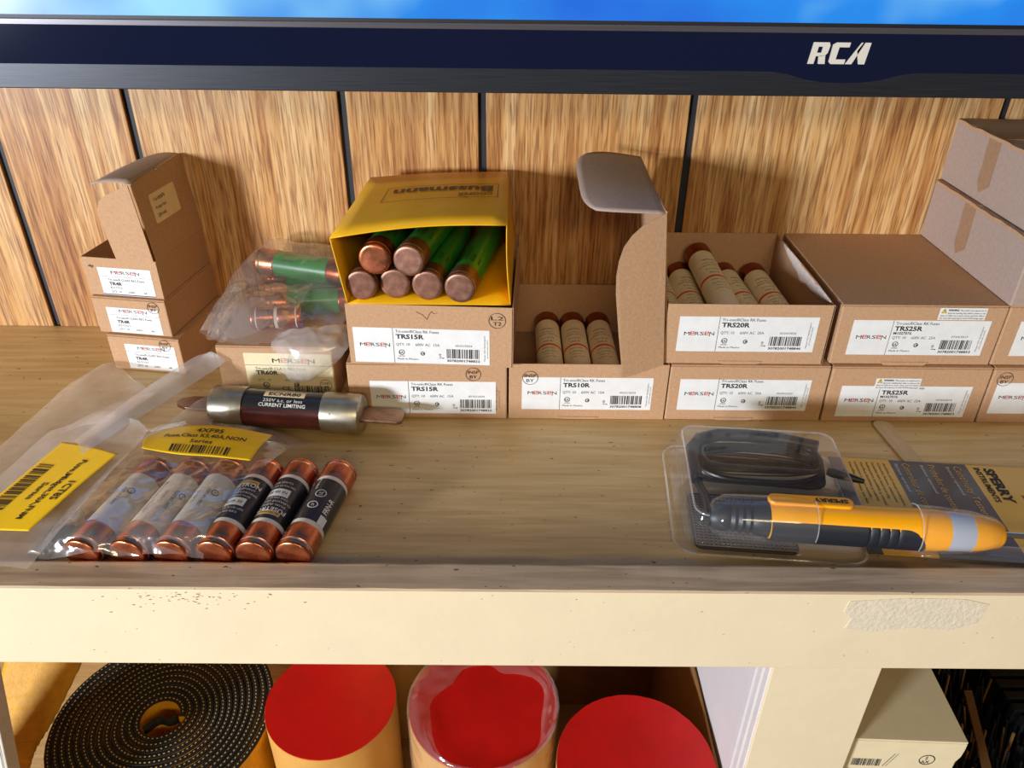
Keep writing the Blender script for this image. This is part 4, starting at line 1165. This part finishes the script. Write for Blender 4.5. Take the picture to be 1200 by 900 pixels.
# black grip covers the lower front half
gp = MB()
def gripf(u, v):
    x = 46 + 82 * u
    wv = 1.0 - .92 * max(0, (u - .86) / .14) ** 2 if u > .86 else 1.0
    rr = 11.3 + .5 * math.sin(v * math.pi) ** .5
    if .62 < u < .86: rr += -.6 * (math.sin((u - .62) / .24 * math.pi * 8) > .5)
    a = R(-40) + R(150) * (v - .5) * (wv ** .5)
    return (TO.x + x, TO.y - math.cos(a) * rr, TO.z + math.sin(a) * rr)
gp.grid(gripf, 82, 18); gp.build('grip', 'rubber_black', ts, smooth=True)
clip = MB().prism([(x, y, 30.6) for x, y in rloop(45, 15.5, 91, 24.0, 4.1, 6)], (0, 0, 2.6)).build('pocket_clip', 'tester_yellow', ts, bevel=1.0)
pr = PR(); pr.text('SPERRY', 88, 21.4, 4.4, BLK, width=19, bold=.04, ang=180)
pr.emit(lambda u, v: (u, v, 33.4)).build('print', INKS, clip)

wire = thing('test_lead', 'coil of black test lead wire inside the clear blister pack', 'wire', (96, -140, 0), (0, 0, -5))
for k in range(7):
    pts = []
    zc = 6 + 2.2 * k; gap = 9 + 1.1 * (k % 4)
    for q in range(40):
        a = 2 * math.pi * q / 40
        x = 54 + (40 - k * .7) * math.copysign(abs(math.cos(a)) ** .55, math.cos(a)); y = 76 + (gap + 2) * math.copysign(abs(math.sin(a)) ** .8, math.sin(a)) + 1.5 * math.sin(a * 3 + k)
        pts.append((x, y, zc + .8 * math.sin(2 * a + k)))
    MB().tube(pts, 1.5, 8, closed=True).build('wire_loop', 'wire_black', wire, smooth=True)
MB().tube([(16, 84, 16), (13, 74, 17), (12.5, 60, 17), (13, 48, 17), (15, 36, 18), (15, 26, 20), (14.5, 18, 20.6), (14.6, 16, 20.8)], 2.4, 10).build('lead_end', 'wire_black', wire, smooth=True)
# wide dark hooked moulding round the coil
hk = MB()
def hookf(u, v):
    a = R(15 + 205 * min(1, u * 1.6)) if u < .62 else R(220)
    if u < .62:
        c = Vector((30, 76)); rad = 14 + 9 * v
        p = c + Vector((math.cos(a + R(60)) * rad * .9, math.sin(a + R(60)) * rad * .95))
    else:
        k = (u - .62) / .38
        a = R(280)
        p0 = Vector((30, 76)) + Vector((math.cos(a) * (14 + 9 * v) * .9, math.sin(a) * (14 + 9 * v) * .95))
        p = p0
    return (p.x, p.y, 20.4 - 2 * (v - .5) ** 2)
ring_pts = []
MB().tube([(92, 92, 18), (70, 97, 19), (48, 98, 19.5), (30, 97, 19.5), (18, 91, 19.5), (12, 80, 19.5), (11, 66, 19), (12, 52, 18)], 4.2, 12).build('lead_boot', 'rubber_black', wire, smooth=True)
MB().lathe([(0, 2.2), (3, 3.0), (14, 2.6), (22, 1.4)], 14, O=(96, 78, 10), A=(.92, -.38, 0), E1=(0, 0, 1)).build('crocodile_clip', 'rubber_black', wire, smooth=True)

st = MB().prism([(x, y, .3) for x, y in rloop(0, 0, 12.5, 76, 6.1, 8)], (0, 0, 1.6)).build('wooden_stick', 'stick_wood', bevel=.3)
st.location = Vector((261, -77.5, .1)) * S; st.rotation_euler = (0, 0, R(5))
tag(st, 'flat rounded wooden stick poking out from beneath the blister pack', 'stick')

# ---------------------------------------------------------------- lower compartment
def drum(label, c, r, ztop, group, base=-400):
    t = thing('red_topped_drum', label, 'drum', (c[0], c[1], base), (0, 0, 0), group)
    H = ztop - base
    MB().lathe([(0, r), (H - .8, r)], 56, A=(0, 0, 1), E1=(1, 0, 0)).build('tube', 'drum_tan', t, smooth=True)
    cp = MB(); n_ = 120; rows = []
    loop = []
    for k in range(n_):
        a = 2 * math.pi * k / n_; q = r - .1 - .35 * rnd.random()
        loop.append((math.cos(a) * q, math.sin(a) * q, H - .8))
    cp.prism(loop, (0, 0, .8)); cp.build('top_face', 'drum_red', t)
    return t
GD = 'red-topped cardboard drums under the shelf'
drum('tan cylinder with a scuffed red top beside the coiled strap', (-145, -42), 53.5, -255, GD)
dm = drum('tan cylinder with a red top, wrapped in crumpled clear plastic', (-17, -84), 55.5, -200, GD, -398.4)
drum('tan cylinder with a red top beside the white divider', (91, -131.5), 55.5, -200, GD, -398.4)
t = thing('cardboard_tube', 'plain tan cardboard tube standing behind the red-topped drums', 'tube', (-112, 62, -400))
MB().lathe([(0, 44), (270, 44)], 48, A=(0, 0, 1), E1=(1, 0, 0)).build('tube', 'drum_tan', t, smooth=True)
MB().lathe([(268, 45), (272, 45), (272, 40)], 48, A=(0, 0, 1), E1=(1, 0, 0), close=False).build('rim', 'drum_tan', t, smooth=True)

wrapb = thing('clear_bag', 'crumpled clear plastic gathered over the red top of a drum', 'bag', (-17, -84, -200))
mb = MB()
hole_r = []
for k in range(72):
    a = 2 * math.pi * k / 72
    q = .74 - .22 * math.sin(a) + .08 * math.cos(a) + .16 * mnoise.noise(Vector((math.cos(a) * 1.5, math.sin(a) * 1.5, 2)))
    hole_r.append(min(.985, q))
def wf(u, v):
    k = int(round(u * 72)) % 72; a = 2 * math.pi * k / 72
    if v < .5:
        q = hole_r[k] + (1.0 - hole_r[k]) * v * 2; r_ = 55.9 * q
        z = .8 + 3.4 * math.sin(math.pi * v * 2) * (.5 + abs(mnoise.noise(Vector((a * 3, v * 4, 1))))) + (2.0 * (1 - v * 2)) * abs(mnoise.noise(Vector((a * 5, 0, 7))))
    else:
        r_ = 56.6 + 1.2 * abs(mnoise.noise(Vector((a * 6, v * 9, 3)))); z = .8 - (v - .5) * 2 * 120
    return (math.cos(a) * r_, math.sin(a) * r_, z)
mb.grid(wf, 72, 22, cu=True); mb.build('film_sheet', 'film_clear', wrapb, smooth=True)

bn = thing('cardboard_bin', 'open brown cardboard bin around the red-topped drums', 'box', (36, -66, -400))
MB().box(-110.4, -128.4, 0, 111.4, 126, 1.5).build('floor_panel', 'bin_card', bn)
MB().box(111.4, -130, 0, 113.4, 128, 196).build('side_panel', 'bin_card', bn, bevel=.4)
MB().box(-112, 126, 0, 111.4, 128, 196).build('back_panel', 'bin_card', bn)
MB().box(-112, -130, 0, -110.4, 126, 90).build('side_panel', 'bin_card', bn)
MB().box(-110.4, -130, 0, 111.4, -128.4, 140).build('front_panel', 'bin_card', bn)

# coiled strap: black edge with pale stitches, yellow face
coil = thing('strap_coil', 'large flat coil of black-edged strap with rows of pale stitching', 'strap', (-289, -44, -400))
NT, R0, R1, HC = 13.3, 14.0, 87.0, 125.0
PIT = (R1 - R0) / NT
def crad(th):
    r_ = R0 + PIT * th / (2 * math.pi)
    return r_ + 1.1 * math.sin(3 * th + r_ * .06) * min(1, (r_ - R0) / 30) * min(1, (R1 - r_) / 14 + .1)
cm = MB(); NS = 620; vs_ = []; fs = []; ms = []
for k in range(NS + 1):
    th = 2 * math.pi * NT * k / NS; r_ = crad(th); c_, s_ = math.cos(th), math.sin(th)
    for (q, z) in ((r_, 0), (r_, HC - 1), (r_ + 1.2, HC), (r_ + PIT * .86, HC), (r_ + PIT * .97, HC - 1), (r_ + PIT * .97, 0)):
        vs_.append((c_ * q, s_ * q, z))
for k in range(NS):
    for i in range(5):
        fs.append((k * 6 + i, (k + 1) * 6 + i, (k + 1) * 6 + i + 1, k * 6 + i + 1)); ms.append(0 if i in (1, 2, 3) else 1)
fs.append((0, 1, 2, 3, 4, 5)); ms.append(1); fs.append(tuple(NS * 6 + i for i in (5, 4, 3, 2, 1, 0))); ms.append(1)
cm.v = vs_; cm.f = fs; cm.m = ms
# thin black lips at the top of both faces
co = cm.build('strap', ['strap_black', 'strap_yellow'], coil, smooth=True)
sg = MB(); s_acc = 0; th = .3
while th < 2 * math.pi * NT - .1:
    for row in (.46,):
        r_ = crad(th) + PIT * row; c_, s_ = math.cos(th), math.sin(th)
        x, y = c_ * r_, s_ * r_; tx, ty = -s_, c_; L_ = .62; w_ = .36
        sg.prism([(x + tx * L_ * a + c_ * w_ * b, y + ty * L_ * a + s_ * w_ * b, HC - .02) for a, b in ((-1, -1), (1, -1), (1, 1), (-1, 1))], (0, 0, .35))
    th += 3.6 / r_
sg.build('stitching', 'stitch_yellow', co, kind='stuff')
tg = MB()      # inner strap end folded across the eye of the coil
def tong(u, v):
    return Vector((-11.5 + 23.5 * u, -8.5 + 12 * u + 3.2 * math.sin(u * math.pi * 2 - .6), HC - .5 - 70 * v))
tg.grid(tong, 20, 8); tg.m = [0 if k < 20 else 1 for k in range(len(tg.f))]
tg.build('strap_end', ['strap_black', 'strap_yellow'], coil, smooth=True, solid=2.0)

ys_ = thing('yellow_strap', 'ribbed yellow strap curving up behind the black coil', 'strap', (0, 0, 0))
sp_ = net([[(-436, -95, -399), (-414, -95, -399), (-392, -95, -399)], [(-428, -92, -315), (-406, -92, -315), (-386, -92, -315)],
           [(-412, -88, -266), (-390, -89, -264), (-369, -90, -262)], [(-402, -74, -236), (-376, -72, -234), (-350, -70, -232)], [(-386, -40, -182), (-354, -36, -178), (-318, -32, -174)]])
mb = MB(); mb.grid(lambda u, v: sp_(u, v) + Vector((0, .5, .5)) * math.sin(v * 150), 12, 150)
mb.build('strap', 'strap_yellow', ys_, smooth=True, solid=2.4)

cb_ = thing('white_packet', 'thin white printed packet with a red panel leaning beside the yellow strap', 'packet', (-373, -150, -400), (0, 11.4, 0))
MB().box(-90, 0, 0, 0, 12, 330).build('body', 'white_paper', cb_, bevel=.8)
pr = PR(); pr.rect(-80, 238, -3.5, 248, RED); pr.text('T', -5, 240.4, 7, WHT, bold=.03, align='r')
pr.bar(-2.4, 20, -2.4, 322, .5, GRY)
for k in range(8): pr.rect(-46 + 9 * (k % 3), 228 - 9 * k, -6, 229.6 - 9 * k, GRY)
pr.emit(plane_fn((0, 0, 0), FX, FV, .6)).build('print', INKS, cb_)

cc = thing('cream_carton', 'cream carton with barcode and round stamp beside the post', 'box', (216, -160, -400), (0, 0, -2))
MB().box(0, 3, 0, 70, 130, 269).build('body', 'cream_carton', cc, bevel=.8)
lo = MB().prism([(0, y, z) for y, z in ((1.4, 268), (130, 269), (130, 270.4), (1.4, 269.6))], (70.4, 0, 0)).build('lid', 'cream_carton', cc, bevel=.3)
fl = [(0, 267.6), (70.4, 267.6), (70.6, 262), (70.2, 255), (68, 249), (64, 244), (58, 240.6), (50, 239), (0, 240)]
fo = MB().prism([(x, 2.6, z) for x, z in fl], (0, -1.2, 0)).build('front_flap', 'cream_carton', cc, bevel=.3)
pr = PR(); pr.barcode(4, 243, 22, 250, 13); pr.bar(24, 243, 29, 256, .4); pr.bar(26, 243, 31, 256, .3)
pr.ring(50, 251, 5, .6); pr.text('2', 48.5, 251.5, 4, BLK); pr.text('AX', 46.5, 247.5, 4, BLK)
pr.emit(plane_fn((0, 1.4, 0), FX, FV, .3)).build('print', INKS, fo)

br_ = thing('bristle_bundle', 'bundle of black bristly strips beside the cream carton', 'brush strip', (0, 0, -400))
MB().prism([(292, -150, 0), (520, -150, 0), (520, 60, 0), (292, 60, 0)], (0, 0, 84)).build('base', 'bristle_black', br_)
bl = MB(); r3 = random.Random(3)
for k in range(900):
    x = r3.uniform(294, 515); y = r3.uniform(-140, 60); h0 = 82; h1 = h0 + r3.uniform(14, 40)
    dx = r3.uniform(-2, 5); dy = r3.uniform(4, 16)
    bl.prism([(x - .8, y, h0), (x + .8, y, h0), (x + .8, y + 1.6, h0), (x - .8, y + 1.6, h0)], (dx, dy, h1 - h0), 1 if r3.random() < .16 else 0)
bl.build('bristles', ['bristle_black', 'bristle_brown'], br_, kind='stuff')
MB().prism([(374, -120, 118), (381, -118, 118), (412, -10, 118), (405, -10, 118)], (0, 0, 3)).build('spine', 'bristle_brown', br_)
for k in range(9):
    MB().box(436, -60 + 13 * k, 84, 500, -52 + 13 * k, 128 - 1.0 * k).build('ridge', 'bristle_black', br_, bevel=1)
MB().box(500, -60, 84, 504, 66, 150).build('end_board', 'drum_tan', br_)
